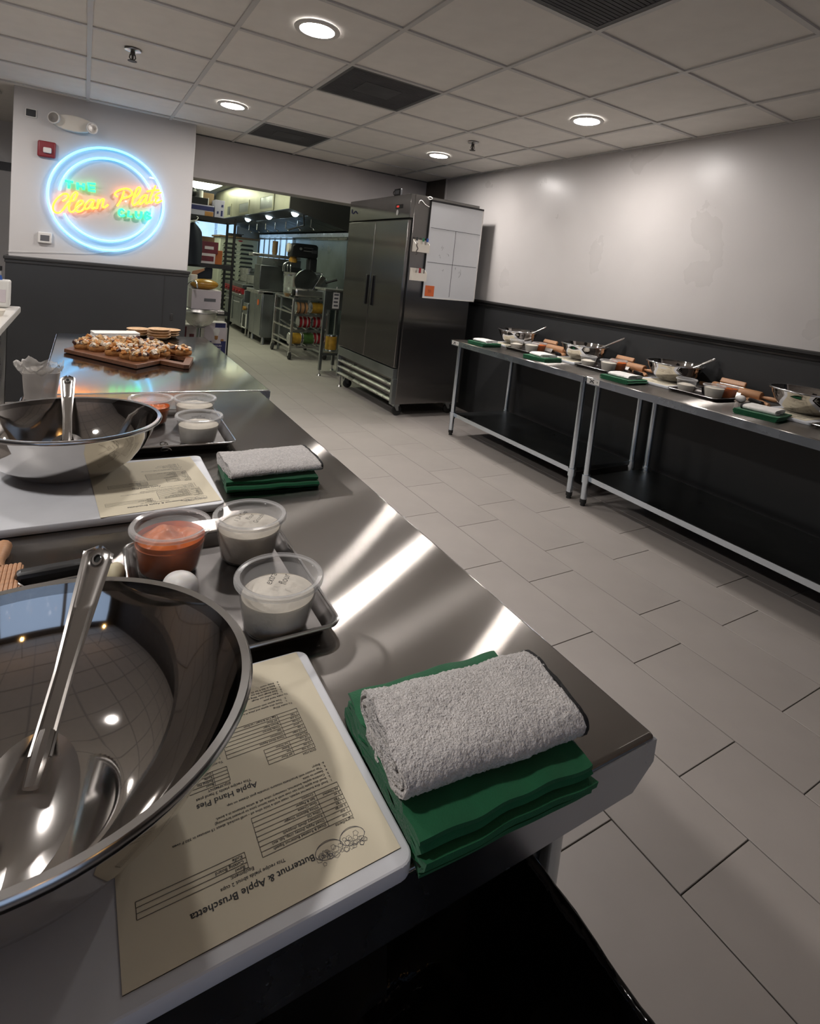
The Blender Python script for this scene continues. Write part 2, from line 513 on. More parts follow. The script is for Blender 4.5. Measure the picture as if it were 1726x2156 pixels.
# ---- wall that carries the neon sign
wb = struct(MB().box(-0.5, YS, 0, 0.802, YS + 0.16, ZC + 0.02, bev=0.004, seg=2).done('wall_back', 'wall_matte', smooth=30))
MB().box(-0.516, YS - 0.014, 0, 0.815, YS + 0.17, 1.15, bev=0.003).done('wainscot_panel', 'wainscot', wb, smooth=30)
MB().box(-0.53, YS - 0.032, 1.15, 0.829, YS + 0.185, 1.18, bev=0.008).box(-0.522, YS - 0.022, 1.125, 0.82, YS + 0.18, 1.152, bev=0.004).done('chair_rail', 'rail', wb, smooth=30)
MB().box(0.62, YS - 0.018, 0.02, 0.626, YS - 0.013, 1.12).done('panel_joint', 'rail', wb, smooth=0)
MB().box(0.801, YS + 0.01, 1.19, 0.806, YS + 0.15, ZC).done('corner_trim', 'wall', wb, smooth=0)
# ---- soffit over the kitchen opening
struct(MB().box(0.6, 5.95, 2.068, XW, 6.2, ZC + 0.1, bev=0.004).done('wall_soffit', 'soffit', smooth=30))
# ---- kitchen shell
struct(MB().box(0.4, 6.2, 2.62, 4.6, 13.7, 2.7).done('ceiling_kitchen', 'wall_kitchen', smooth=0))
struct(MB().box(XW, 6.2, 0, XW + 0.12, 13.7, 2.62).done('wall_kitchen_right', 'steel_wall', smooth=0))
struct(MB().box(0.3, 13.5, 0, 4.6, 13.62, 2.62).done('wall_kitchen_back', 'wall_kitchen', smooth=0))
struct(MB().box(0.3, 6.25, 0, 0.4, 13.6, 2.62).done('wall_kitchen_left', 'wall_kitchen', smooth=0))
# ---- space left of the sign wall
lb = struct(MB().box(-4, 7.5, 0, 0.3, 7.6, 2.75).done('wall_left_back', 'wall', smooth=0))
MB().box(-4, 7.47, 1.99, 0.3, 7.52, 2.075).done('door_header', 'black_plastic', lb, smooth=0)
struct(MB().box(-4, 5.95, ZC + 0.02, 0.3, 7.6, ZC + 0.1).done('ceiling_passage', 'panel', smooth=0))
# ---- walls behind and beside the camera, windows to the street
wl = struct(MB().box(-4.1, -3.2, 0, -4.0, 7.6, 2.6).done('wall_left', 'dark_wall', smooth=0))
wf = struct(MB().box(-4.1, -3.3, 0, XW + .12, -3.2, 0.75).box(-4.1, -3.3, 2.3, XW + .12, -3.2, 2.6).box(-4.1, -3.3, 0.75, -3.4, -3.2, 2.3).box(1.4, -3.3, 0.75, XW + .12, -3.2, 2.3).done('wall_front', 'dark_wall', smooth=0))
for n, (a, b) in enumerate(((-3.4, -1.0), (-1.0, 1.4))):
    w = MB().box(a, -3.29, 0.75, a + .06, -3.21, 2.3).box(b - .06, -3.29, 0.75, b, -3.21, 2.3).box(a, -3.29, .75, b, -3.21, .81).box(a, -3.29, 2.24, b, -3.21, 2.3).done('window_%d' % (n + 1), 'window_frame', smooth=0)
    struct(w)
    MB().box(a + .06, -3.255, .81, b - .06, -3.25, 2.24).done('pane', 'glass', w, smooth=0)

# ================================================================== CEILING FIXTURES
def downlight(x, y, label):
    t = thing('downlight', label, 'light', (x, y, ZC - 0.001), group='recessed ceiling downlights')
    MB().lathe([(0.082, 0.0), (0.105, 0.0), (0.108, 0.006), (0.104, 0.012), (0.082, 0.012), (0.082, 0.0)], 40).xf(Matrix.Translation((0, 0, -0.008))).done('trim_ring', 'white_plastic', t)
    MB().lathe([(0.001, -0.006), (0.06, -0.006), (0.083, -0.002), (0.083, 0.004)], 40).done('lens', 'lens', t)
    return t
names = {(1, 0): 'large bright round downlight nearest the camera above the steel island', (4, 0): 'round downlight near the right wall above the tables',
         (1, 3): 'small round downlight just right of the neon sign wall', (4, 3): 'farthest round downlight above the refrigerator',
         (-2, 0): 'round downlight left of the frame above the counter side', (-2, -3): 'round downlight above the near left end of the island, out of frame', (-2, 3): 'round downlight left of the frame beside the sign wall'}
for (i, j) in sorted(lights):
    downlight(CX + (i + .5)*PX, CY + (j + .5)*PY, names[(i, j)])
vn = {(2, -2): 'black ceiling vent cut off by the top edge of the photo', (2, 1): 'black ceiling vent in the middle of the ceiling', (2, 4): 'farthest black ceiling vent near the kitchen opening'}
for (i, j) in sorted(vents):
    x, y = CX + i*PX, CY + j*PY
    t = thing('ceiling_vent', vn[(i, j)], 'vent', (x, y, ZC), group='black ceiling vents')
    w, l = PX, PY
    MB().box(.014, .014, -.001, .034, l-.014, .012).box(w-.034, .014, -.001, w-.014, l-.014, .012).box(.034, .014, -.001, w-.034, .034, .012).box(.034, l-.034, -.001, w-.034, l-.014, .012).done('frame', 'vent_frame', t, smooth=0)
    g = MB()
    for k in range(26):
        yy = .04 + k*(l - .08)/25
        g.box(.034, yy - .0085, .001, w - .034, yy + .0085, .006)
    g.box(.034, .034, .007, w - .034, l - .034, .011)
    g.box(w*.3, l*.32, -.001, w*.7, l*.68, .003).done('grille', 'vent', t, smooth=0)
for x, y, lab in ((0.194, 3.821, 'black pendent sprinkler head above the steel island'), (2.632, 3.849, 'small sprinkler head between the two right downlights')):
    t = thing('sprinkler_head', lab, 'sprinkler', (x, y, ZC), group='ceiling sprinklers')
    MB().lathe([(.001, .002), (.045, .0), (.043, -.006), (.018, -.012), (.001, -.012)], 24).done('escutcheon', 'steel', t)
    MB().cyl((0, 0, -.01), (0, 0, -.03), .012).cyl((0, 0, -.03), (0, 0, -.055), .006).tube([(.012, 0, -.025), (.016, 0, -.045), (.004, 0, -.06)], .003).tube([(-.012, 0, -.025), (-.016, 0, -.045), (-.004, 0, -.06)], .003).done('body', 'brown_dark', t)
    MB().lathe([(.001, -.062), (.024, -.061), (.024, -.064), (.001, -.065)], 20).done('deflector', 'brown_dark', t)

# ================================================================== ON THE SIGN WALL
DZ = 0.0
NY = {"C":[[-0.161,1.651],[-0.138,1.671],[-0.123,1.695],[-0.126,1.71],[-0.145,1.713],[-0.17,1.7],[-0.197,1.665],[-0.216,1.625],[-0.222,1.591],[-0.214,1.564],[-0.196,1.553],[-0.175,1.559],[-0.156,1.582],[-0.136,1.619]],"l":[[-0.136,1.619],[-0.111,1.657],[-0.085,1.67],[-0.066,1.708],[-0.063,1.73],[-0.075,1.735],[-0.09,1.719],[-0.104,1.686],[-0.113,1.644],[-0.115,1.604],[-0.106,1.577],[-0.087,1.577],[-0.07,1.601]],"e":[[-0.07,1.601],[-0.049,1.629],[-0.026,1.652],[-0.022,1.671],[-0.033,1.677],[-0.051,1.663],[-0.065,1.63],[-0.067,1.602],[-0.058,1.584],[-0.04,1.586],[-0.019,1.603],[-0.006,1.627]],"a":[[0.062,1.689],[0.042,1.695],[0.021,1.684],[0.0,1.656],[-0.007,1.63],[-0.001,1.613],[0.018,1.621],[0.036,1.649],[0.051,1.68],[0.047,1.647],[0.045,1.628],[0.053,1.623],[0.069,1.638]],"n":[[0.088,1.707],[0.084,1.669],[0.08,1.627],[0.087,1.666],[0.102,1.697],[0.118,1.712],[0.125,1.707],[0.12,1.675],[0.118,1.652],[0.129,1.644],[0.143,1.656],[0.159,1.674]],"P":[[0.224,1.747],[0.209,1.756],[0.202,1.767],[0.211,1.785],[0.238,1.808],[0.274,1.824],[0.309,1.824],[0.328,1.804],[0.325,1.781],[0.303,1.761],[0.275,1.747],[0.255,1.739]],"Ps":[[0.269,1.804],[0.262,1.771],[0.248,1.723],[0.222,1.67]],"l2":[[0.344,1.761],[0.371,1.789],[0.387,1.824],[0.389,1.847],[0.378,1.853],[0.366,1.84],[0.353,1.808],[0.341,1.761],[0.335,1.721],[0.341,1.699],[0.358,1.704],[0.377,1.728]],"a2":[[0.445,1.791],[0.43,1.797],[0.407,1.778],[0.388,1.746],[0.383,1.722],[0.393,1.714],[0.412,1.73],[0.437,1.773],[0.442,1.791],[0.436,1.754],[0.436,1.731],[0.445,1.727],[0.462,1.745]],"t":[[0.504,1.89],[0.495,1.862],[0.477,1.813],[0.467,1.772],[0.465,1.745],[0.475,1.737],[0.492,1.753]],"tb":[[0.437,1.827],[0.469,1.841],[0.502,1.851],[0.538,1.856]],"e2":[[0.554,1.839],[0.53,1.828],[0.51,1.808],[0.511,1.789],[0.532,1.795],[0.512,1.772],[0.51,1.752],[0.525,1.746],[0.543,1.757],[0.563,1.772]]}
NG = {"T1":[[-0.15,1.815],[-0.12,1.815],[-0.093,1.812]],"T2":[[-0.121,1.814],[-0.12,1.757]],"H1":[[-0.063,1.816],[-0.061,1.758]],"H2":[[-0.022,1.817],[-0.02,1.763]],"H3":[[-0.061,1.789],[-0.021,1.79]],"E1":[[0.061,1.824],[0.01,1.823],[0.018,1.765],[0.064,1.766]],"E2":[[0.021,1.79],[0.06,1.794]],"C":[[0.28,1.638],[0.262,1.65],[0.243,1.639],[0.24,1.616],[0.25,1.598],[0.268,1.596],[0.283,1.606]],"L":[[0.311,1.646],[0.308,1.597],[0.34,1.6]],"U":[[0.366,1.651],[0.368,1.612],[0.381,1.596],[0.398,1.598],[0.406,1.614],[0.406,1.654]],"B1":[[0.44,1.652],[0.441,1.6],[0.464,1.598],[0.478,1.613],[0.459,1.627],[0.444,1.627]],"B2":[[0.44,1.652],[0.458,1.655],[0.47,1.644],[0.459,1.629]]}
ns = thing('neon_sign', 'round neon sign reading THE Clean Plate CLUB in cyan, yellow and green', 'sign', (0.157, YS, 1.711))
def onwall(pts, y=-0.035):
    return [(x - 0.157, y, z + DZ - 1.711) for x, z in pts]
MB().tube([(.418*math.cos(2*PI*k/96), -.03, .418*math.sin(2*PI*k/96)) for k in range(96)], .0095, 10, closed=True).done('outer_ring', 'neon_cyan', ns)
def arc(a0, a1, r=.338, n=60):
    return [(r*math.cos(a0 + (a1 - a0)*k/n) - .002, -.03, r*math.sin(a0 + (a1 - a0)*k/n) - .002) for k in range(n + 1)]
MB().tube(arc(math.radians(26), math.radians(175.5)), .0095, 10).done('inner_ring', 'neon_cyan', ns)
MB().tube(arc(math.radians(207), math.radians(360)), .0095, 10).done('inner_ring', 'neon_cyan', ns)
for k, pts in NY.items():
    MB().tube(smooth_path(onwall(pts), 5), .0076, 8).done('yellow_letter', 'neon_yellow', ns)
for k, pts in NG.items():
    MB().tube(onwall(pts) if k[0] in 'THEL' else smooth_path(onwall(pts), 4), .0105, 8).done('green_letter', 'neon_green', ns)
MB().cyl((.30, -.03, .24), (.335, -.012, .238), .005).cyl((.345, -.03, 0.055), (.348, -.004, .05), .004).cyl((.13, -.03, .01), (.13, -.002, .01), .004).done('standoff', 'neon_white', ns)
sp = MB()
for a in (0.4, 1.2, 2.2, 3.6, 4.4, 5.4):
    sp.cyl((.418*math.cos(a), -.024, .418*math.sin(a)), (.418*math.cos(a), 0, .418*math.sin(a)), .004)
sp.tube(smooth_path([(.05, -.01, -.42), (-.1, -.01, -.455), (-.35, -.01, -.475), (-.66, -.01, -.50)], 6), .0022, 6)
sp.done('supply_cord', 'white_plastic', ns)

t = thing('emergency_light', 'white twin-head emergency light above the neon sign', 'emergency light', (-0.11, YS, 2.27))
MB().prism([(.15*math.cos(a)*1.0, .062*math.sin(a)) for a in [2*PI*k/28 for k in range(28)]], -.055, 0, axis='y', bev=.012).done('housing', 'cream_plastic', t)
for s in (-1, 1):
    h = MB().lathe([(.001, -.03), (.03, -.03), (.044, .0), (.046, .012), (.040, .014), (.001, .006)], 24).xf(Matrix.Translation((s*.125, -.07, 0.012*-s)) @ Matrix.Rotation(s*.5, 4, 'Z') @ Matrix.Rotation(PI/2, 4, 'X')).done('lamp_head', 'white_plastic', t)
    MB().lathe([(.001, .016), (.03, .013), (.038, .0135)], 20).xf(Matrix.Translation((s*.125, -.07, 0.012*-s)) @ Matrix.Rotation(s*.5, 4, 'Z') @ Matrix.Rotation(PI/2, 4, 'X')).done('lamp_lens', 'mirror_spoon', h)
t = thing('fire_alarm', 'dark red square fire alarm strobe beside the neon sign', 'alarm', (-.278, YS, 2.037))
MB().box(-.06, -.035, -.062, .06, 0, .062, bev=.012, seg=3).done('housing', 'red_alarm', t)
MB().box(-.022, -.06, -.03, .032, -.034, .012, bev=.008).done('strobe_lens', 'white_plastic', t)
t = thing('wall_sensor', 'small black sensor in a white frame at the wall corner', 'sensor', (-.388, YS, 2.294))
MB().box(-.038, -.012, -.033, .038, 0, .033, bev=.008).done('frame', 'white_plastic', t)
MB().box(-.031, -.02, -.026, .031, -.011, .026, bev=.008).done('face', 'black_plastic', t)
t = thing('thermostat', 'white square thermostat below the neon sign', 'thermostat', (-.267, YS, 1.345))
MB().box(-.048, -.028, -.044, .048, 0, .044, bev=.008).done('housing', 'white_plastic', t)
MB().box(-.030, -.030, -.026, .030, -.027, .020).done('display', 'ink_grey', t)
t = thing('wall_switch', 'small dark switch plate low on the dark wainscot', 'switch', (.694, YS - .014, .753))
MB().box(-.012, -.006, -.03, .012, 0, .03, bev=.003).done('plate', 'rail', t)
MB().box(-.004, -.012, -.012, .004, -.005, .012).done('toggle', 'rail', t)

for n, (x, y) in enumerate(((-1.9, -1.6), (-.9, -1.9), (.3, -1.7), (1.3, -2.0))):
    t = thing('pendant_lamp', 'warm pendant bulb behind the camera, %s of the four' % ('leftmost', 'second from the left', 'second from the right', 'rightmost')[n], 'lamp', (x, y, ZC), group='pendant bulbs behind the camera')
    MB().cyl((0, 0, -.5), (0, 0, 0), .004, n=6).done('cord', 'black_plastic', t)
    MB().cyl((0, 0, -.56), (0, 0, -.5), .018, n=12).done('socket', 'black_plastic', t)
    MB().ball((0, 0, -.60), .035, 16, 10, sz=1.2).done('bulb', 'warm_bulb', t, smooth=80)

# ================================================================== STEEL WORK TABLES
def work_table(label, x0, y0, w, l, h, lip, topmat, group, shelf_z=0.20, iy=0.06):
    t = thing('work_table', label, 'table', (x0, y0, 0), group=group)
    top = MB().box(0.002, 0.002, h - .014, w - .002, l - .002, h, bev=.006, seg=3).done('table_top', topmat, t)
    e = .012
    for x in (0, w - .004):
        MB().box(x, e, h - lip, x + .004, l - e, h - .005).done('side_lip', 'steel_edge_daylit', t, smooth=30)
    for y in (0, l - .004):
        MB().prism([(.002, h - .005), (.002, h - lip*.55), (.035, h - lip), (w - .035, h - lip), (w - .002, h - lip*.55), (w - .002, h - .005)], y, y + .004, axis='y').done('end_lip', 'steel_edge_daylit', t, smooth=30)
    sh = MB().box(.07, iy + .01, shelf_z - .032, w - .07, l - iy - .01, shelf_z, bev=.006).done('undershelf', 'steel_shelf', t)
    MB().box(.067, iy + .015, shelf_z - .034, .071, l - iy - .015, shelf_z - .002).box(w - .071, iy + .015, shelf_z - .034, w - .067, l - iy - .015, shelf_z - .002).done('shelf_lip', 'galv', sh, smooth=0)
    for x in (.06, w - .06):
        for y in (iy, l - iy):
            lg = MB().cyl((x, y, .045), (x, y, h - .02), .0205, n=20).done('leg', 'galv', t)
            MB().cyl((x, y, shelf_z - .045), (x, y, shelf_z + .006), .027, n=20).done('shelf_bracket', 'galv', lg)
            MB().cyl((x, y, 0), (x, y, .02), .016, .014, n=16).cyl((x, y, .02), (x, y, .046), .021, n=16).done('foot', 'rubber', lg)
    return t
HT = .85
g_is = 'steel tables of the island'
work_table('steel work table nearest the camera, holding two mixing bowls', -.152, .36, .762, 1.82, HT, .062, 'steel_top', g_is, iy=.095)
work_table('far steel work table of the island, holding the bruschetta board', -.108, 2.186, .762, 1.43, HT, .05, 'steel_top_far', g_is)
HR = .84
RX = 2.735
g_rt = 'steel tables along the right wall'
work_table('shorter steel work table along the right wall, next to the refrigerator', RX, 2.455, .72, 1.55, HR, .046, 'steel_top', g_rt)
work_table('longer steel work table along the right wall, running out of frame', RX, .55, .72, 1.90, HR, .046, 'steel_top', g_rt)
for y, lab, n in ((3.935, 'white sticker label on the table corner by the refrigerator', '1'), (2.385, 'white sticker label at the joint of the two wall tables', '2')):
    t = thing('table_label', lab, 'label', (RX - .0005, y, HR - .022), group='stickers on the table edges')
    MB().box(-.001, -.05, -.017, .0, .05, .017).done('sticker', 'paper_white', t, smooth=0)
    k = MB()
    k.tube([(0, .026, -.008), (0, -.008, .010)], .003, 5).tube([(0, -.008, -.008), (0, .026, .010)], .003, 5).tube([(0, .030, -.010), (0, -.010, -.010)], .0015, 5).tube([(0, -.034, -.004), (0, -.034, .004)], .003, 5)
    k.xf(Matrix.Translation((-.0015, 0, 0)) @ Matrix.Diagonal((.1, 1, 1, 1))).done('print', 'ink', t)

# ================================================================== MIXING BOWLS AND SPOONS
def bowl_profile(R=.176, H=.118):
    out = [(.001, 0), (.07, 0), (.082, .003), (.105, .014), (.13, .034), (.15, .062), (.163, .09), (.169, H - .008)]
    rim = [(R - .003, H - .004), (R + .002, H - .006), (R + .004, H - .001), (R + .001, H + .003), (R - .006, H + .002)]
    inn = [(.1665, H - .008), (.1605, .09), (.1475, .0625), (.1275, .035), (.103, .0155), (.08, .0048), (.068, .002), (.001, .002)]
    return out + rim + inn
def mixing_bowl(label, loc, group='stainless mixing bowls'):
    t = thing('mixing_bowl', label, 'bowl', loc, group=group)
    P = bowl_profile()
    MB().lathe(P[:9], 96).done('bowl_shell', 'mirror', t, smooth=60)
    MB().lathe(P[7:14] , 96).done('rim', 'rim_steel', t, smooth=60)
    MB().lathe(P[12:], 96).done('bowl_inside', 'mirror', t, smooth=60)
    return t
B1 = mixing_bowl('large stainless mixing bowl nearest the camera, cut by the left edge', (-.024, .534, .8665))
B2 = dup(B1, (-.011, 1.40, .8665), label='second stainless mixing bowl on the island, beyond the recipe sheet')
def spoon(label, a, b, roll, group='serving spoons'):
    """a: handle end, b: tip of the spoon's bowl."""
    A, B = Vector(a), Vector(b)
    d = (B - A); L = d.length; d.normalize()
    t = thing('serving_spoon', label, 'spoon', a, group=group)
    # local frame: x along handle
    up = Vector((0, 0, 1)); side = d.cross(up).normalized(); nrm = side.cross(d).normalized()
    M3 = Matrix((d, side, nrm)).transposed().to_4x4() @ Matrix.Rotation(roll, 4, 'X')
    hl = L - .085
    hb = MB()
    st = []
    for k in range(25):
        u = k/24
        x = u*hl
        w = .0165 - .0075*min(1, u*1.5) if u > .06 else .0165*math.sqrt(max(0.02, 1 - ((.06 - u)/.06)**2))
        st.append([(x, -w, .003), (x, -w*.78, .0042), (x, -w*.5, .0), (x, w*.5, .0), (x, w*.78, .0042), (x, w, .003), (x, w, .001), (x, w*.78, .0022), (x, w*.5, -.002), (x, -w*.5, -.002), (x, -w*.78, .0022), (x, -w, .001)])
    hb.loops(st)
    hb.xf(M3).done('handle', 'mirror_spoon', t, smooth=50)
    MB().lathe([(.0035, .0), (.0052, .0012), (.0052, .0022), (.0035, .0026)], 16, (.017, 0, .0002), sx=1.6).xf(M3).done('hole_rim', 'rim_steel', t)
    MB().lathe([(.001, .0004), (.0036, .0004), (.0036, .0008), (.001, .0008)], 16, (.017, 0, .0002), sx=1.6).xf(M3).done('hanging_hole', 'dark_gap', t)
    def sf(u, v):
        a2 = 2*PI*v
        r = u
        x = L - .05 + r*.055*math.cos(a2)
        y = r*.037*math.sin(a2)
        return (x, y, -.020*(1 - r*r) + .003)
    MB().grid(sf, 8, 28).grid(lambda u, v: tuple(Vector(sf(u, v)) - Vector((0, 0, .0018))), 8, 28).xf(M3).done('spoon_bowl', 'mirror_spoon', t, smooth=60)
    MB().tube([(hl - .02, 0, .001), (hl - .005, 0, .0), (hl + .02, 0, -.004)], [.007, .008, .006], 10).xf(M3).done('neck', 'mirror_spoon', t)
    return t
spoon('steel serving spoon with hanging hole leaning in the nearest bowl', (.030, .722, 1.013), (-.033, .452, .893), 0.25)
spoon('steel serving spoon standing in the second bowl on the island', (-.021, 1.605, 1.032), (-.012, 1.33, .893), 0.0)

# ================================================================== BOARDS AND RECIPE SHEETS
def rounded(w, l, r, n=5):
    P = []
    for cx, cy, a0 in ((w - r, r, -PI/2), (w - r, l - r, 0), (r, l - r, PI/2), (r, r, PI)):
        for k in range(n + 1):
            a = a0 + PI/2*k/n
            P.append((cx + r*math.cos(a), cy + r*math.sin(a)))
    return P
def cutting_board(label, x0, y0, z, w=.45, l=.30, rz=0.0):
    t = thing('cutting_board', label, 'cutting board', (x0, y0, z), rz, group='white plastic cutting boards')
    MB().prism(rounded(w, l, .014), 0, .0155, bev=.003).done('slab', 'board', t)
    return t
cutting_board('white plastic cutting board nearest the camera, overhanging the table end', -.182, .354, HT + .0005, w=.448, l=.298)
cutting_board('white plastic cutting board under the second mixing bowl', -.185, 1.135, HT + .0005, w=.45, l=.302, rz=.0)

def page_text():
    """Printing of the recipe sheet; u to the reader's right, v down the page, page top left at (0, 0)."""
    k = MB()
    def T(s, size, u, v, **kw): k.text(s, size, u, -v, **{'bold': .00005, **kw})
    T('Butternut & Apple Bruschetta', .0082, .0695, .0295, bold=.00012)
    T('This recipe yields about 2 cups', .0042, .0925, .0372)
    T('Equipment:', .0042, .117, .0425)
    for i, s in enumerate(('Bowl', 'Cutting Board', 'Knife')): T(s, .0040, .1232, .0468 + .0046*i)
    T('Ingredients', .0040, .0255, .0450)
    col1 = ['1 cup', '1 cup', '2 sprigs', '1 TBS', '1 TBS', '2 oz', 'As Needed']
    col2 = ['Diced & Roasted Butternut Squash', 'Diced Apple (honey crisp, fuji, etc)', 'Rosemary (finely chopped)', 'Olive Oil', 'White Balsamic Vinegar', 'Goat Cheese', 'Salt & Pepper', 'Crostini']
    for i, s in enumerate(col1): T(s, .0034, .0270, .0497 + .00475*i)
    for i, s in enumerate(col2): T(s, .0034, .0505, .0497 + .00475*i)
    steps = ['1.  Small dice butternut squash, roast with a little olive oil - until cooked, about 15 minutes in 350 F oven', '2.  Small dice apple (you can coat with a little lemon juice to prevent browning)',
             '3.  Combine apples, butternut, rosemary, olive oil, & white balsamic in a bowl.', '4.  Season to taste', '5.  Top crostini with bruschetta mixture, crumble goat cheese on top.', '6.  Enjoy!']
    for i, s in enumerate(steps): T(s, .0034, .0285, .0895 + .0043*i)
    T('Apple Hand Pies', .0082, .0945, .1185, bold=.00012)
    T('This recipe yields 3 hand pies', .0042, .0985, .1245)
    T('EQUIPMENT', .0038, .1165, .1295)
    for i, s in enumerate(('Bowl', 'Rolling Pin', 'Knife', 'Cutting Board')): T(s, .0034, .1305, .1345 + .0042*i)
    T('DOUGH', .0038, .0300, .1300)
    for i, (a, b) in enumerate((('1 1/2 cup', 'AP Flour'), ('1/2 tsp', 'Salt'), ('4 oz', 'Butter'), ('1/4 cup', 'Ice Water'))):
        T(a, .0032, .0312, .1350 + .0047*i); T(b, .0032, .0535, .1350 + .0047*i)
    T('FILLING', .0038, .0305, .1543)
    for i, (a, b) in enumerate((('1 1/2 cups', 'Thinly Sliced Apples'), ('1 tsp', 'Cinnamon'), ('1 pinch', 'Salt'), ('1/2 tsp', 'Vanilla Extract'), ('1/4 cup', 'Brown Sugar'), ('1 TBS', 'AP Flour'), ('', 'Egg Yolk & Sugar - to finish'))):
        if a: T(a, .0032, .0318, .1592 + .0049*i)
        T(b, .0032, .0545, .1592 + .0049*i)
    T('To make dough:', .0036, .118, .1560); T('1.', .0034, .119, .1610)
    T('To make filling:', .0036, .0320, .2010)
    T('1.   Thinly slice apples and place in a bowl', .0034, .0360, .2060); T('2.   Toss apples with cinnamon, salt, vanilla and brown sugar', .0034, .0360, .2105)
    T('To make hand pies:', .0036, .0322, .2165)
    for i, s in enumerate(('1.   Take rolled out dough', '2.   Fold dough over filling and crimp', '3.   Poke holes in the top', '4.   Bake at 350 F for 25 minutes', '5.   Enjoy warm')): T(s, .0034, .0365, .2215 + .0043*i)
    return k
def page_lines():
    k = MB()
    def h(u0, u1, v): k.box(u0, -v - .00018, 0, u1, -v + .00018, .0001)
    def vv(u, v0, v1): k.box(u - .00018, -v1, 0, u + .00018, -v0, .0001)
    for i in range(4): h(.121, .2035, .0435 + .0046*i)
    vv(.121, .0435, .0573); vv(.2035, .0435, .0573)
    for i in range(9): h(.0255, .1085, .0460 + .00475*i)
    for u in (.0255, .0488, .1085): vv(u, .0460, .0840)
    for i in range(5): h(.116, .19, .1310 + .0042*i)
    for u in (.116, .1295, .19): vv(u, .1310, .1478)
    for i in range(5): h(.0298, .0785, .1315 + .0047*i)
    for u in (.0298, .0520, .0785): vv(u, .1315, .1503)
    for i in range(8): h(.0305, .1135, .1555 + .0049*i)
    for u in (.0305, .0530, .1135): vv(u, .1555, .1898)
    return k
def page_drawing():
    """Line drawing of two topped toasts beside the title."""
    k = MB()
    r = random.Random(3)
    for cx, cy, a in ((.034, -.0285, .0115), (.0565, -.0265, .0125)):
        k.tube([(cx + a*math.cos(2*PI*i/28), cy + .0075*math.sin(2*PI*i/28), 0) for i in range(28)], .00022, 4, closed=True)
        k.tube([(cx + a*1.02*math.cos(PI + PI*i/20), cy + .002 + .0105*math.sin(PI + PI*i/20), 0) for i in range(21)], .00022, 4)
        for q in range(20):
            px, py = cx + a*.85*(r.random()*2 - 1), cy + .004 + .0055*(r.random()*2 - 1)
            s = .0016 + .0012*r.random()
            k.tube([(px + s*math.cos(w + q), py + s*math.sin(w + q), 0) for w in (0, 1.2, 2.6, 3.7, 5.1)], .00018, 4, closed=True)
    k.xf(Matrix.Diagonal((1, 1, .1, 1)))
    return k
def recipe_sheet(label, loc, rz, sheets=4, curl=None):
    """Page top-left corner at loc; page lies in -v (local -y) and +u (local +x)."""
    t = thing('recipe_sheet', label, 'paper', loc, rz, group='printed recipe sheets')
    W, L = .2159, .2794
    def pf(u, v):
        z = .0008
        if curl: z += curl(u, v)
        return (u*W, -v*L, z)
    n = 24 if curl else 2
    MB().grid(pf, n, n).grid(lambda u, v: (u*W, -v*L, pf(u, v)[2] - .0007 if curl else 0), n, n).done('page', 'paper', t, smooth=40)
    tx = page_text()
    ln = page_lines(); dr = page_drawing()
    for k in (tx, ln, dr):
        for v in k.bm.verts:
            v.co.z += .00095 + (curl(v.co.x/W, -v.co.y/L) if curl else 0)
    tx.done('printed_text', 'ink', t, smooth=0, norm=False)
    ln.done('printed_table', 'ink', t, smooth=0)
    dr.done('printed_drawing', 'ink_grey', t, smooth=0)
    for c in t.children:
        if c.name.startswith('printed'): c['kind'] = 'stuff'
    return t
R1 = recipe_sheet('printed recipe sheet under the nearest mixing bowl, text upside down', (.2575, .369, HT + .0160), PI + .012)
R2 = dup(R1, (.2605, 1.150, HT + .0160), PI + .07, label='printed recipe sheet under the second mixing bowl on the island')

# ================================================================== FOLDED APRONS AND TOWELS
def ribbon(path, th, x0, x1, nx, wob=0.0, seed=0, nap=0.0):
    """Cloth of thickness th following path [(y, z)...] extruded along x; nap is the height of terry loops."""
    k = MB()
    P = [Vector((0, p[0], p[1])) for p in path]
    n = len(P)
    off = []
    for i in range(n):
        d = (P[min(i+1, n-1)] - P[max(i-1, 0)])
        d = d.normalized() if d.length > 1e-9 else Vector((0, 1, 0))
        off.append(Vector((0, -d.z, d.y)))
    rings = []
    for a in range(nx + 1):
        u = a/nx
        x = x0 + (x1 - x0)*u
        ring = []
        for sgn, rng in ((1, range(n)), (-1, range(n-1, -1, -1))):
            for i in rng:
                h = th*.5
                if nap:
                    h += nap*(noise.noise(Vector((x*420, i*1.9 + seed, sgn*7.0))) + .6*noise.noise(Vector((x*190, i*.8, seed))))
                p = P[i] + off[i]*h*sgn
                w = noise.noise(Vector((x*22, p.y*22 + seed, p.z*30)))*wob
                ex = 0.0
                if a in (0, nx):
                    ex = noise.noise(Vector((p.y*60, p.z*60, seed)))*wob*2.0
                ring.append((x + ex, p.y + w*.6, max(0.0, p.z + w)))
        rings.append(ring)
    k.loops(rings)
    return k
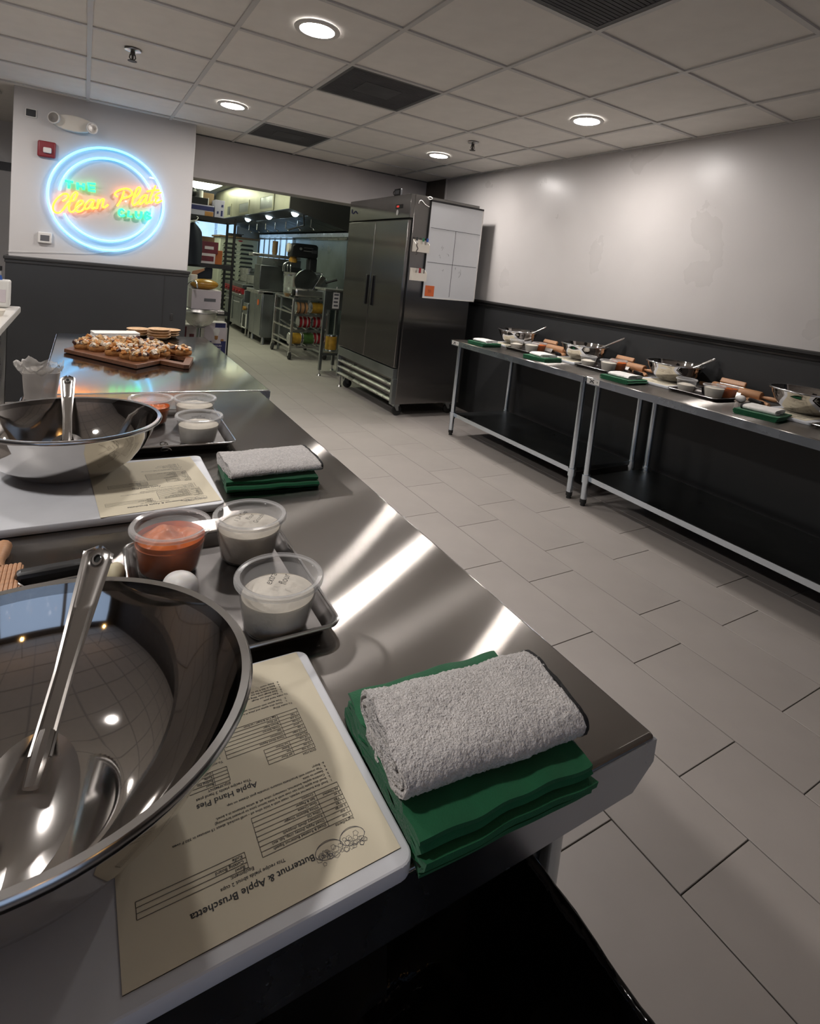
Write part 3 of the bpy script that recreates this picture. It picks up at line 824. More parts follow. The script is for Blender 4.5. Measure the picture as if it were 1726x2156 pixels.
def spiral_path(d, h, turns, pitch, per=28):
    """Flattened roll seen from its end: width d (y), height h, centred on y = 0."""
    P = []
    steps = int(turns*per)
    for i in range(steps + 1):
        a = 2*PI*i/per
        f = 1 - (i/steps)*min(.90, turns*pitch*2.0/h)
        hw, hh = d*.5 - h*.5*(1 - f)*1.2, h*.5*f
        c, s = math.cos(a - PI/2), math.sin(a - PI/2)
        sh = lambda q: math.copysign(abs(q)**.45, q)
        P.append((hw*sh(c), h*.5 + hh*s))
    # equal steps along the cloth
    V = [Vector((p[0], p[1])) for p in P]
    out, L = [V[0]], 0.0
    step = sum((V[i+1] - V[i]).length for i in range(len(V) - 1))/(steps*1.0)
    for i in range(len(V) - 1):
        seg = (V[i+1] - V[i]).length
        while L + seg >= step and seg > 1e-9:
            t = (step - L)/seg
            q = V[i].lerp(V[i+1], t)
            out.append(q); V[i] = q; seg = (V[i+1] - q).length; L = 0.0
        L += seg
    return [(q.x, q.y) for q in out]
def zigzag_path(d, layers, th, gap, zb=0.0, jit=0.004, seed=1):
    r = random.Random(seed)
    P = []
    for i in range(layers):
        z = zb + th*.5 + i*(th + gap)
        a, b = (-d/2 + r.random()*jit, d/2 - r.random()*jit)
        n = 12
        seq = [(a + (b - a)*k/n, z) for k in range(n + 1)]
        if i % 2: seq.reverse()
        P += seq
        if i < layers - 1:
            e = seq[-1]
            s = 1 if i % 2 == 0 else -1
            P.append((e[0] + s*(th + gap)*.55, z + (th + gap)*.5))
    return P
def folded_apron(label, loc, rz, w, d, layers=5, seed=1, wob=.003, th=.0035):
    t = thing('folded_apron', label, 'apron', loc, rz, group='folded green aprons')
    ribbon(zigzag_path(d, layers, th, .0012, jit=.012, seed=seed), th, -w/2, w/2, 26, wob, seed*3.1).done('folded_cloth', 'apron', t, smooth=50)
    return t
def folded_towel(label, loc, rz, w, d, h, turns=2.4, seed=1, m='terry', wob=.0022, stitch_at=1, fine=False):
    t = thing('folded_towel', label, 'towel', loc, rz, group='folded terry towels')
    pitch = .0072 if fine else .0062
    ribbon(spiral_path(d, h, turns, pitch, 90 if fine else 34), .0044, -w/2, w/2, 120 if fine else 40, wob, seed*5.3, nap=.0016 if fine else .0008).done('folded_cloth', m, t, smooth=75)
    s = w/2*stitch_at
    ribbon(spiral_path(d + .001, h + .001, turns, pitch, 90 if fine else 34), .0050, s - (.0030 if fine else .009)*stitch_at, s + .0012*stitch_at, 2, wob*.6, seed*5.3, nap=.0006).done('stitched_edge', 'stitch', t, smooth=60)
    return t
folded_apron('dark green folded apron under the towel at the nearest table corner', (.376, .440, HT + .001), -.05, .205, .195, 6, seed=4, wob=.0035, th=.0042)
folded_towel('grey-white terry towel folded on the nearest green apron', (.378, .432, HT + .030), -.10, .215, .128, .042, 2.6, seed=2, fine=True, wob=.003)
folded_apron('dark green folded apron beside the second recipe sheet', (.395, 1.300, HT + .001), -.10, .205, .19, 5, seed=9, wob=.002)
folded_towel('grey-white terry towel with black edge on the second green apron', (.397, 1.292, HT + .024), .02, .212, .155, .028, 2.0, seed=6, fine=True)

# ================================================================== TRAYS, TUBS OF INGREDIENTS, EGGS
def sheet_tray(label, loc, rz, w, l, group='small sheet trays'):
    t = thing('sheet_tray', label, 'tray', loc, rz, group=group)
    def ring(w2, l2, r, z): return [(x - w2/2, y - l2/2, z) for x, y in rounded(w2, l2, r)]
    MB().loops([ring(w - .034, l - .034, .012, 0), ring(w - .012, l - .012, .018, .019), ring(w - .002, l - .002, .02, .021), ring(w, l, .02, .0185), ring(w - .003, l - .003, .019, .0165), ring(w - .006, l - .006, .019, .0185), ring(w - .014, l - .014, .017, .0185), ring(w - .036, l - .036, .011, .0015)]).done('pan', 'tray', t, smooth=60)
    MB().tube([(x - w/2, y - l/2, .0195) for x, y in rounded(w - .001, l - .001, .02)], .0026, 8, closed=True).done('rolled_edge', 'rim_steel', t)
    return t
def deli_cup(label, loc, kind, lines=None, rz=0.0, fill=.62, group='clear deli cups', lidrot=0.0, lid=True):
    t = thing('deli_cup', label, 'food container', loc, rz, group=group)
    R0, R1, H = .0440, .0565, .072
    rr = lambda z: R0 + (R1 - R0)*z/H
    MB().lathe([(.001, 0), (R0 - .004, 0), (R0, .004), (R1, H - .004), (R1 + .003, H)], 48).done('cup', 'deli', t, smooth=60)
    zf = .004 + fill*(H - .008)
    def top(u, v):
        a = 2*PI*v
        r = u*(rr(zf) - .0022)
        p = Vector((r*math.cos(a)*30, r*math.sin(a)*30, loc[0]*17 + loc[1]*7))
        n = noise.noise(p)*.5 + noise.noise(p*2.3)*.3
        if kind == 'squash': z = zf + (n*.020 + .006)*(1 - u**4) - .008*u
        else: z = zf + n*.007*(1 - .3*u) + .010*(1 - u*u)
        return (r*math.cos(a), r*math.sin(a), min(z, H - .004))
    k = MB().grid(top, 14, 48)
    k.lathe([(.001, .003), (rr(.004) - .0045, .003), (rr(.006) - .0022, .006), (rr(zf) - .0022, zf + .001)], 48)
    c = k.done('contents', kind, t, smooth=60)
    c['label'] = {'flour': 'white flour filling', 'squash': 'orange squash puree filling'}[kind]
    if lid:
        MB().lathe([(.001, H - .004), (R1 - .008, H - .004), (R1 - .0055, H + .0015), (R1 - .002, H + .0030)], 48).done('lid', 'lid', t, smooth=60)
        MB().lathe([(R1 - .003, H + .0028), (R1 + .003, H + .0046), (R1 + .0052, H + .0015), (R1 + .0050, H - .003), (R1 + .0036, H - .003), (R1 + .0034, H + .001), (R1 - .003, H + .0016), (R1 - .003, H + .0028)], 48).done('lid_rim', 'lid_rim', t, smooth=60)
        if lines:
            tx = MB()
            for i, (s, x, y, sz) in enumerate(lines): tx.text(s, sz, x, y, shear=.3, sx=.8, bold=-.0001)
            tx.xf(Matrix.Translation((0, 0, H - .0032)) @ Matrix.Rotation(lidrot, 4, 'Z')).done('handwriting', 'ink', t, smooth=0, norm=False)
    return t
sheet_tray('grey sheet tray nearest the camera, holding three deli cups', (.203, .845, HT), .0, .255, .335)
ZT = HT + .0045
hand1 = [('1 3/4 Cup', -.024, .012, .013), ('Flour', -.012, -.004, .013), ('Gnocchi', -.020, -.020, .013)]
hand2 = [('extra', -.018, .006, .017), ('flour', -.014, -.013, .017)]
deli_cup('clear deli cup of orange squash puree in the nearest tray', (.137, .938, ZT), 'squash', fill=.80)
deli_cup('clear deli cup of flour with three handwritten lines on its lid', (.262, .938, ZT), 'flour', hand1, fill=.74, lidrot=.95)
deli_cup('clear deli cup half full of flour, lid marked extra flour', (.252, .732, ZT), 'flour', hand2, fill=.68, lidrot=1.0)
def egg(label, loc, rot, group='white eggs'):
    k = MB()
    prof = []
    for i in range(19):
        a = PI*i/18
        z = -math.cos(a)*.0285
        r = .0215*math.sin(a)*(1 - .10*math.cos(a + PI)*-1)
        prof.append((r, z))
    k.lathe(prof, 28)
    o = k.done('egg', 'egg', None, smooth=80, loc=loc, rot=rot)
    return tag(o, label, 'egg', group)
egg('white egg lying in the nearest tray behind the bowl rim', (.140, .842, ZT + .0215), (PI/2, 0, .6))
sheet_tray('grey sheet tray beyond the second bowl on the island', (.232, 1.690, HT), -.02, .285, .36)
deli_cup('clear deli cup of orange squash puree in the far island tray', (.184, 1.785, ZT), 'squash', fill=.72)
deli_cup('clear deli cup of flour at the back of the far island tray', (.303, 1.775, ZT), 'flour', hand1, fill=.74, lidrot=.5)
deli_cup('clear deli cup of flour at the front of the far island tray', (.283, 1.578, ZT), 'flour', hand2, fill=.70, lidrot=.4)
t = thing('whisk_ring', 'small twisted wire piece on the far island tray beside the bowl', 'utensil', (.196, 1.50, ZT + .001))
k = MB()
k.tube([(.012*math.cos(a*.9)*(1 - a*.02), a*.0035, .006 + .006*math.sin(a*.9)) for a in [i*.35 for i in range(60)]], .0014, 6).done('wire_coil', 'mirror_spoon', t)

# ================================================================== TOOLS AT THE LEFT EDGE
t = thing('gnocchi_board', 'ridged wooden gnocchi board with a handle at the left edge', 'utensil', (-.095, .975, HT), .0)
k = MB()
for i in range(12):
    k.cyl((-.030 + i*.0055, -.055, .013), (-.030 + i*.0055, .035, .013), .0030, n=8)
k.box(-.035, -.055, .001, .036, .035, .0125, bev=.002).done('ridged_face', 'wood_light', t)
MB().tube(smooth_path([(0, .032, .008), (0, .055, .008), (.002, .085, .009), (.003, .115, .009)], 4), [.012]*4 + [.010]*4 + [.0125]*4 + [.009], 12).done('handle', 'wood_light', t)
t = thing('vegetable_peeler', 'black-handled steel peeler lying behind the nearest bowl', 'peeler', (-.005, .968, HT), .07)
MB().box(-.062, -.010, .002, .048, .014, .024, bev=.007).done('handle', 'black_plastic', t)
MB().tube([(.047, .008, .012), (.06, .004, .012), (.066, -.02, .010), (-.05, -.024, .010), (-.058, -.012, .012), (-.05, .006, .012), (-.045, .007, .012)], .0028, 8).done('wire_frame', 'mirror_spoon', t)
def rolling_pin(label, loc, rz, L=.30, group='wooden rolling pins'):
    t = thing('rolling_pin', label, 'rolling pin', loc, rz, group=group)
    MB().lathe([(.001, -L/2), (.027, -L/2), (.030, -L/2 + .004), (.031, 0), (.030, L/2 - .004), (.027, L/2), (.001, L/2)], 28).xf(Matrix.Translation((0, 0, .031)) @ Matrix.Rotation(PI/2, 4, 'Y')).done('roller', 'wood_light', t, smooth=50)
    for s in (-1, 1):
        MB().lathe([(.001, 0), (.008, 0), (.007, .008), (.010, .025), (.013, .05), (.0125, .075), (.010, .09), (.001, .094)], 18).xf(Matrix.Translation((s*L/2, 0, .031)) @ Matrix.Rotation(s*PI/2, 4, 'Y')).done('handle', 'wood_light', t, smooth=50)
    return t
t = thing('potato', 'small pale potato between the peeler and the nearest tray', 'potato', (.060, .925, HT))
MB().ball((0, 0, .0165), .0165, 20, 12, sx=.85, sy=1.25, sz=1.0).done('potato', 'potato', t, smooth=80)

# ================================================================== FAR END OF THE ISLAND
t = thing('serving_board', 'reddish wooden serving board with a handle, loaded with bruschetta', 'serving board', (.19, 2.90, HT))
A = [(-.243, .09), (-.19, .235), (.24, .12), (.235, .06), (.262, -.06), (.215, -.285), (.200, -.295), (.175, -.26), (.11, -.175), (.015, -.295)]
body = [(-.248, .085), (-.180, .235), (.235, .085), (.125, -.175), (.015, -.300)]
k = MB().prism(body, .002, .020, bev=.003).done('plank', 'wood_board', t)
MB().prism([(.095, -.15), (.115, -.18), (.200, -.290), (.222, -.292), (.268, -.10), (.255, -.075), (.20, .02), (.165, -.04), (.235, -.10), (.205, -.235), (.13, -.14)], .002, .019).done('handle', 'wood_board', t, smooth=0)
PCS = [(.016, 2.992), (.071, 2.931), (.088, 3.103), (.035, 3.056), (.132, 2.828), (.117, 2.978), (.166, 3.095), (.183, 2.749), (.222, 2.702), (.196, 2.931), (.226, 3.10), (.259, 3.013), (.272, 2.765), (.279, 2.884), (.302, 3.047), (.322, 2.811), (.366, 2.893), (.421, 2.852), (.157, 2.884), (.322, 2.953), (.243, 2.833), (.052, 2.985), (.140, 3.045)]
def bruschetta(i, x, y):
    r = random.Random(40 + i)
    row = lambda v: 'front' if v < 2.86 else ('middle' if v < 2.99 else 'back')
    mates = sorted(p[0] for p in PCS if row(p[1]) == row(y))
    nth = ('first', 'second', 'third', 'fourth', 'fifth', 'sixth', 'seventh', 'eighth', 'ninth', 'tenth')[mates.index(x)]
    t = thing('bruschetta', 'topped toast round in the %s row of the serving board, %s from the left' % (row(y), nth), 'bruschetta', (x, y, HT + .0205), r.random()*6, group='bruschetta pieces on the serving board')
    t.scale = (1.22, 1.22, 1.3)
    pr = [(.001, 0), (.028, 0), (.031, .004), (.032, .012), (.029, .018), (.001, .019)]
    MB().lathe(pr, 18, sx=1.0, sy=.85).done('toast', 'toast', t)
    lay = {'crumb': MB(), 'cheese': MB(), 'currant': MB(), 'squash_cube': MB()}
    for q in range(26):
        a, d = r.random()*6.28, math.sqrt(r.random())*.027
        m = ('crumb', 'cheese', 'squash_cube', 'cheese', 'crumb', 'squash_cube', 'currant')[q % 7]
        s = .0055 + r.random()*.004
        z = .021 + (1 - d/.03)*.016*r.random()
        b = MB().box(-s, -s*.8, -s*.7, s, s*.8, s*.7, bev=.0015, seg=1)
        b.xf(Matrix.Translation((d*math.cos(a), d*math.sin(a)*.85, z)) @ Matrix.Rotation(r.random()*6, 4, (r.random(), r.random(), r.random())))
        me = bpy.data.meshes.new('x'); b.bm.to_mesh(me); b.bm.free(); lay[m].bm.from_mesh(me); bpy.data.meshes.remove(me)
    for m, nm in (('crumb', 'roasted_squash'), ('cheese', 'goat_cheese'), ('currant', 'dark_fruit'), ('squash_cube', 'diced_squash')):
        o = lay[m].done(nm, m, t, smooth=30); o['kind'] = 'stuff'
for i, (x, y) in enumerate(PCS): bruschetta(i, x, y)

def leaf_plate(label, loc, s=1.0, rz=0.0, group='palm leaf plates'):
    k = MB().lathe([(.001, 0), (.040*s, 0), (.052*s, .010), (.059*s, .015), (.0605*s, .0165), (.058*s, .0175), (.050*s, .0115), (.038*s, .002), (.001, .002)], 32)
    o = k.done('palm_leaf_plate', 'palm', None, smooth=50, loc=loc, rot=(0, 0, rz))
    return tag(o, label, 'plate', group)
pos = ('bottom', 'second', 'third', 'fourth', 'top')
for stack, (x, y, n, nm) in enumerate(((.284, 3.56, 3, 'stack beside the white napkins'), (.380, 3.475, 4, 'nearest stack behind the bruschetta board'), (.440, 3.565, 3, 'rightmost stack at the far table end'))):
    for q in range(n):
        w = 'top' if q == n - 1 else ('bottom' if q == 0 else pos[q])
        leaf_plate('tan palm leaf plate, %s of the %s' % (w, nm), (x + rnd.uniform(-.003, .003), y + rnd.uniform(-.003, .003), HT + .001 + q*.0145), 1.0, rnd.random()*6)
t = thing('napkin_stack', 'stack of white paper napkins at the far end of the island', 'napkins', (.162, 3.42, HT), .19)
for q in range(5):
    MB().box(-.108 + rnd.uniform(-.002, .002), -.05, .001 + q*.0085, .108 + rnd.uniform(-.002, .002), .05, .0088 + q*.0085, bev=.0025).done('napkin', 'napkin', t)
# plastic-lined tub
t = thing('lined_tub', 'clear plastic tub lined with a crumpled bag behind the second bowl', 'tub', (-.098, 2.145, HT))
def rsq(w, z, r): return [(x - w/2, y - w/2, z) for x, y in rounded(w, w, r)]
MB().loops([rsq(.084, .001, .02), rsq(.094, .05, .022), rsq(.100, .088, .024), rsq(.097, .088, .024), rsq(.091, .05, .022), rsq(.081, .004, .02)]).done('tub', 'tub', t, smooth=60)
def bag(u, v):
    a = 2*PI*v
    n = noise.noise(Vector((math.cos(a)*2.2, math.sin(a)*2.2, u*2)))
    n2 = noise.noise(Vector((math.cos(a)*5, math.sin(a)*5, u*5 + 9)))
    r = .046 + .012*u + .008*n2*u + .020*max(0, -math.cos(a + .3))**4*u**2
    z = .07 + u*(.040 + .026*n + .016*n2)
    return (r*math.cos(a), r*math.sin(a), z)
MB().grid(bag, 14, 60).grid(lambda u, v: (bag(u, v)[0]*.55, bag(u, v)[1]*.55, .075 + .02*u + .010*noise.noise(Vector((u*6, v*9, 3)))), 8, 40).done('crumpled_bag', 'film', t, smooth=60)

# ================================================================== BIN UNDER THE TABLE END
t = thing('trash_bin', 'black bin lined with a shiny black bag below the table end', 'bin', (.185, .20, 0))
MB().loops([[(x - w/2, y - l/2, z) for x, y in rounded(w, l, .05)] for w, l, z in ((.50, .52, .002), (.60, .64, .62), (.61, .65, .655))], cap=False).done('body', 'black_plastic', t, smooth=50)
def sq(a, w, l, p=9):
    c, s_ = math.cos(a), math.sin(a)
    q = (abs(c)**p + abs(s_)**p)**(-1/p)
    return w*q*c, l*q*s_
def bagf(u, v):
    a = 2*PI*v
    c, s_ = math.cos(a), math.sin(a)
    n = noise.noise(Vector((c*3, s_*3, u*2))) + .5*noise.noise(Vector((c*8, s_*8, u*3 + 4)))
    pl = noise.noise(Vector((c*16, s_*16, 2.0)))
    prof = [(.0, .30, .012), (.35, .655, .006), (.45, .676, .002), (.52, .682, -.004), (.62, .674, -.012), (1.0, .44, -.03)]
    for (u0, z0, d0), (u1, z1, d1) in zip(prof, prof[1:]):
        if u <= u1:
            f = (u - u0)/(u1 - u0); z = z0 + (z1 - z0)*f; d = d0 + (d1 - d0)*f
            break
    e = .004*n + .005*pl*(1 if u < .45 else .6)
    x, y = sq(a, .311 + d + e, .336 + d + e)
    return (x, y, z + .004*n)
MB().grid(bagf, 30, 160).done('bag_rim', 'bin_bag', t, smooth=70)
MB().grid(lambda u, v: ((u - .5)*.58, (v - .5)*.63, .47 + .05*noise.noise(Vector((u*4, v*4, 1))) + .02*noise.noise(Vector((u*11, v*11, 4)))), 30, 30).done('bag_inside', 'bin_bag', t, smooth=70)

# ================================================================== STATIONS ALONG THE RIGHT WALL
ST = [  # name for labels, apron xy, bowl xy, board y, tray xy, cups, pin y
    ('at the station by the refrigerator', (2.865, 3.70), (3.235, 3.72), 3.72, (3.085, 3.415), ((3.06, 3.52), (3.065, 3.345), (3.145, 3.37)), 3.43),
    ('at the second station from the refrigerator', (2.895, 3.03), (3.245, 2.955), 2.97, (3.115, 2.66), ((3.09, 2.765), (3.10, 2.59), (3.185, 2.60)), 2.65),
    ('at the third station from the refrigerator', (2.90, 2.29), (3.27, 2.20), 2.19, (3.10, 1.885), ((3.085, 1.985), (3.085, 1.81), (3.175, 1.80)), 1.84),
    ('at the last station, right photo edge', (2.935, 1.455), (3.27, 1.41), 1.41, (3.10, 1.10), ((3.085, 1.20), (3.085, 1.025), (3.175, 1.015)), 1.05)]
tips = [(3.40, 3.55, 1.035), (3.43, 2.745, 1.06), (3.43, 2.03, 1.035), None]
gb = bpy.data.objects['gnocchi_board']
pe_ = bpy.data.objects['vegetable_peeler']
for n, (wh, ap, bw, by, tr, cups, py) in enumerate(ST):
    folded_apron('bright green folded apron ' + wh, (ap[0], ap[1], HR + .001), .05 + .1*(n % 2), .20, .21, 5, seed=20 + n, wob=.002, th=.0042)
    folded_towel('small white towel with black edge ' + wh, (ap[0] + .01, ap[1] + .005, HR + .0265), PI/2 + (.1, -.2, .05, .15)[n], .16, .15, .024, 2.0, seed=30 + n, m='terry_far', stitch_at=1)
    t = cutting_board('white cutting board ' + wh, 3.015, by - .145, HR + .0005, w=.43, l=.29)
    dup(R1, (3.03, by - .112, HR + .0160), -PI/2 + PI, label='recipe sheet under the bowl ' + wh)
    dup(B1, (bw[0], bw[1], HR + .0175), n*1.1, label='stainless mixing bowl ' + wh)
    if tips[n]:
        spoon('steel spoon in the bowl ' + wh, tips[n], (bw[0] - .03, bw[1] + .04, HR + .026), .2)
    if n < 3:
        rolling_pin('wooden rolling pin ' + wh, (3.375, py, HR), PI/2)
        t = thing('bench_scraper', 'steel scraper with wooden grip ' + wh, 'scraper', (3.325, py + .03, HR), 0, group='bench scrapers')
        Ms = Matrix.Rotation(.62, 4, 'Y')
        MB().box(-.001, -.075, .0, .001, .075, .095, bev=.0006, seg=1).xf(Ms).done('blade', 'mirror_spoon', t)
        MB().box(-.010, -.078, .078, .010, .078, .112, bev=.006).xf(Ms).done('grip', 'wood_light', t)
        dup(gb, (3.33, py - .15, HR), 2.6, label='ridged wooden gnocchi board ' + wh)
        dup(pe_, (3.285, py - .165, HR), 1.1, label='black-handled peeler by the tray ' + wh)
    sheet_tray('grey sheet tray with three deli cups ' + wh, (tr[0], tr[1], HR), .0, .245, .305)
    ztr = HR + .0045
    deli_cup('left deli cup of flour in the tray ' + wh, (*cups[0], ztr), 'flour', fill=.55, lid=True)
    deli_cup('middle deli cup of flour in the tray ' + wh, (*cups[1], ztr), 'flour', fill=.85, lid=True)
    deli_cup('cup of orange squash puree ' + wh, (cups[2][0] + .03, cups[2][1], ztr), 'squash', fill=.85, lid=True)
    if n == 2: egg('white egg at the end of the tray ' + wh, (3.19, 1.71, HR + .0215), (PI/2, 0, .3))
    t = thing('sauce_cup', 'small black cup between the flour cups ' + wh, 'cup', (cups[0][0] + .07, (cups[0][1] + cups[1][1])/2, ztr), group='small black cups in the trays')
    MB().lathe([(.001, 0), (.022, 0), (.028, .036), (.030, .037), (.027, .037), (.021, .003), (.001, .003)], 24).done('cup', 'black_plastic', t)
    MB().lathe([(.001, .030), (.026, .030), (.001, .031)], 24).done('cup_lid', 'lid', t)

# ================================================================== REFRIGERATOR
fx, y0, y1 = 2.49, 4.53, 5.91
F = thing('refrigerator', 'tall two-door stainless reach-in refrigerator on casters', 'refrigerator', (2.875, 5.22, 0))
ox, oy = 2.875, 5.22
def fb(k, x0, ya, z0, x1, yb, z1, bev=.0): return k.box(x0 - ox, ya - oy, z0, x1 - ox, yb - oy, z1, bev)
fb(MB(), fx + .045, y0, .13, 3.26, y1, 2.09, .004).done('cabinet', 'steel_fridge', F)
fb(MB(), fx + .002, y0 + .004, 1.872, fx + .052, y1 - .004, 2.088, .004).done('header_panel', 'steel_fridge', F)
for a, b, s in ((y0 + .012, 5.214, 1), (5.222, y1 - .012, -1)):
    d = fb(MB(), fx, a, .478, fx + .042, b, 1.856, .006).done('door', 'steel_fridge', F)
    yc = 5.218 - s*.085
    hd = MB()
    fb(hd, fx - .004, yc - .026, 1.005, fx + .002, yc + .026, 1.315, .002)
    fb(hd, fx - .020, yc - .020 + s*.018, 1.01, fx - .002, yc - .006 + s*.018, 1.31, .004)
    hd.done('handle', 'black_plastic', d)
fb(MB(), fx + .030, y0 + .012, .47, fx + .05, y1 - .012, 1.865).done('door_gasket', 'black_plastic', F, smooth=0)
fb(MB(), fx + .002, y0 + .02, .372, fx + .05, y1 - .02, .466, .003).done('kick_panel', 'steel_kitchen', F)
for q, z in enumerate((.315, .245, .170)):
    MB().prism([(fx - ox + .0, z), (fx - ox + .004, z - .012), (fx - ox + .055, z + .016), (fx - ox + .052, z + .030)], y0 + .04 - oy, y1 - .04 - oy, axis='y').done('grille_slat', 'steel', F, smooth=0)
fb(MB(), fx + .002, y0 + .004, .13, fx + .05, y0 + .045, .372, .003).done('grille_post', 'steel_kitchen', F)
fb(MB(), fx + .002, y1 - .045, .13, fx + .05, y1 - .004, .372, .003).done('grille_post', 'steel_kitchen', F)
fb(MB(), fx + .055, y0 + .04, .14, fx + .06, y1 - .04, .37).done('grille_back', 'dark_gap', F, smooth=0)
dsp = fb(MB(), fx - .002, 4.675, 1.962, fx + .003, 4.815, 2.0, .001).done('display', 'black_plastic', F)
fb(MB(), fx - .0035, 4.745, 1.972, fx - .0015, 4.79, 1.99).done('digits', 'led_red', dsp, smooth=0)
MB().prism([(4.775 - oy + .02*math.cos(2*PI*i/20), 1.925 + .026*math.sin(2*PI*i/20)) for i in range(20)], fx - ox - .001, fx - ox + .002, axis='x').done('round_sticker', 'paper_white', F)
lg = MB()
lg.tube(smooth_path([(fx - ox - .001, 5.845 - oy, 2.0), (fx - ox - .001, 5.84 - oy, 1.965), (fx - ox - .001, 5.80 - oy, 1.955), (fx - ox - .001, 5.75 - oy, 1.975), (fx - ox - .001, 5.70 - oy, 1.952)], 5), .007, 6)
lg.done('badge', 'navy_print', F)
for x in (fx + .1, 3.18):
    for y in (y0 + .09, y1 - .09):
        w = MB().box(x - ox - .03, y - oy - .03, .095, x - ox + .03, y - oy + .03, .135).prism([(x - ox - .022, .1), (x - ox + .022, .1), (x - ox + .03, .05), (x - ox + .008, .05)], y - oy - .022, y - oy - .018, axis='y').prism([(x - ox - .022, .1), (x - ox + .022, .1), (x - ox + .03, .05), (x - ox + .008, .05)], y - oy + .018, y - oy + .022, axis='y').done('caster', 'steel_kitchen', F, smooth=30)
        MB().lathe([(.001, -.016), (.04, -.016), (.05, -.010), (.05, .010), (.04, .016), (.001, .016)], 24).xf(Matrix.Translation((x - ox + .018, y - oy, .05)) @ Matrix.Rotation(PI/2, 4, 'X')).done('wheel', 'rubber', w)
MB().cyl((fx + .05 - ox, y1 - .03 - oy, .02), (fx + .05 - ox, y1 - .03 - oy, .13), .012).cyl((fx + .05 - ox, y1 - .03 - oy, 0), (fx + .05 - ox, y1 - .03 - oy, .02), .028, .02).done('leveling_foot', 'steel', F)
# things on the refrigerator
WB = thing('whiteboard', 'large whiteboard with ruled squares hung on the refrigerator side', 'whiteboard', (3.0, y0, 1.16))
MB().box(-.298, -.012, 0, .298, -.002, .895, bev=.002).done('panel', 'whiteboard', WB)
MB().box(-.305, -.016, .888, .305, -.001, .905).box(-.305, -.016, -.004, -.297, -.001, .905).done('frame', 'black_plastic', WB, smooth=0)
MB().box(.297, -.016, -.004, .305, -.001, .885).box(-.297, -.016, -.006, .305, -.001, .004).done('frame_light', 'white_plastic', WB, smooth=0)
MB().box(-.28, -.0135, .650, .288, -.0118, .6545).box(-.28, -.0135, .330, .288, -.0118, .3345).box(.002, -.0135, .02, .0062, -.0118, .652).done('ruled_line', 'ink_grey', WB, smooth=0)
k = MB()
for x, z, s in ((-.13, .47, .02), (-.15, .40, .012), (-.06, .42, .015), (-.10, .26, .012), (.10, .26, .02), (.05, .30, .010), (.10, .22, .012)):
    k.tube(smooth_path([(x + s*rnd.uniform(-1, 1), -.0121, z + s*2*rnd.uniform(-1, 1)) for q in range(4)], 4), .0008, 4)
k.done('erased_smudge', 'vent_frame', WB)
t = thing('sticky_note', 'orange square note at the lower left of the whiteboard', 'note', (2.776, y0 - .0132, 1.224))
MB().box(-.05, -.003, -.05, .05, -.0005, .05, bev=.008).done('note', 'orange_note', t)
k = MB()
for a in range(3): k.tube(smooth_path([(-.018 + a*.012, -.0035, .012), (-.010 + a*.012, -.0035, -.004), (-.014 + a*.012, -.0035, -.016)], 4), .0012, 4)
k.done('scribble', 'ink', t)
for z, nm, lab in ((1.571, 'u', 'upper white magnetic bin with markers on the refrigerator side'), (1.309, 'l', 'lower white magnetic bin with cards on the refrigerator side')):
    t = thing('magnetic_bin', lab, 'bin', (2.626, y0, z), group='magnetic bins')
    MB().prism([(-.074, 0), (.074, 0), (.074, .072), (-.074, .072)], -.062, -.058, axis='y').prism([(-.074, 0), (.074, 0), (.076, .115), (-.076, .115)], -.006, -.002, axis='y').box(-.074, -.06, 0, .074, -.003, .004).done('bin_shell', 'cream_plastic', t, smooth=0)
    for s in (-1, 1):
        MB().prism([(-.06, 0), (-.003, 0), (-.003, .115), (-.06, .072)], s*.074 - .002, s*.074 + .002, axis='x').done('bin_side', 'cream_plastic', t, smooth=0)
for x, m, lab in ((-.055, 'black_plastic', 'black marker in the upper magnetic bin'), (.015, 'green_marker', 'green marker in the upper magnetic bin'), (.058, 'blue_marker', 'blue marker in the upper magnetic bin')):
    t = thing('marker', lab, 'marker', (2.626 + x, y0 - .03, 1.577), group='markers')
    MB().cyl((0, 0, 0), (.004, 0, .10), .009, n=14).done('barrel', 'white_plastic', t)
    MB().cyl((.004, 0, .095), (.006, 0, .128), .0105, .009, n=14).done('cap', m, t)
t = thing('card', 'red and white card standing in the lower magnetic bin', 'card', (2.64, y0 - .03, 1.314))
MB().box(-.03, -.001, 0, -.012, .001, .105).done('white_part', 'paper_white', t, smooth=0)
MB().box(-.012, -.001, 0, .012, .001, .115).done('red_part', 'red', t, smooth=0)
t = thing('key_string', 'brown string with a clip hanging over the upper magnetic bin', 'string', (2.57, y0 - .063, 1.58))
MB().tube(smooth_path([(0, 0, .07), (-.012, -.004, .05), (.004, -.004, .02), (-.010, -.003, -.005), (.004, -.003, -.02), (-.014, -.003, -.035)], 5), .004, 6).done('string', 'brown_dark', t)
t = thing('kitchen_timer', 'small black timer with a hook standing on the refrigerator', 'timer', (2.535, 4.89, 2.09))
MB().box(-.012, -.075, .001, .012, .055, .072, bev=.008).done('case', 'black_plastic', t)
MB().box(-.014, -.055, .018, -.011, .03, .055).done('screen', 'ink_grey', t, smooth=0)
MB().tube([(0, .055 + .018 + .018*math.cos(2*PI*k/16), .038 + .016*math.sin(2*PI*k/16)) for k in range(16)], .004, 6, closed=True).done('hook', 'black_plastic', t)
t = thing('cable', 'white cable hooked over the refrigerator top beside the whiteboard', 'cable', (2.6, y0 - .006, 1.98))
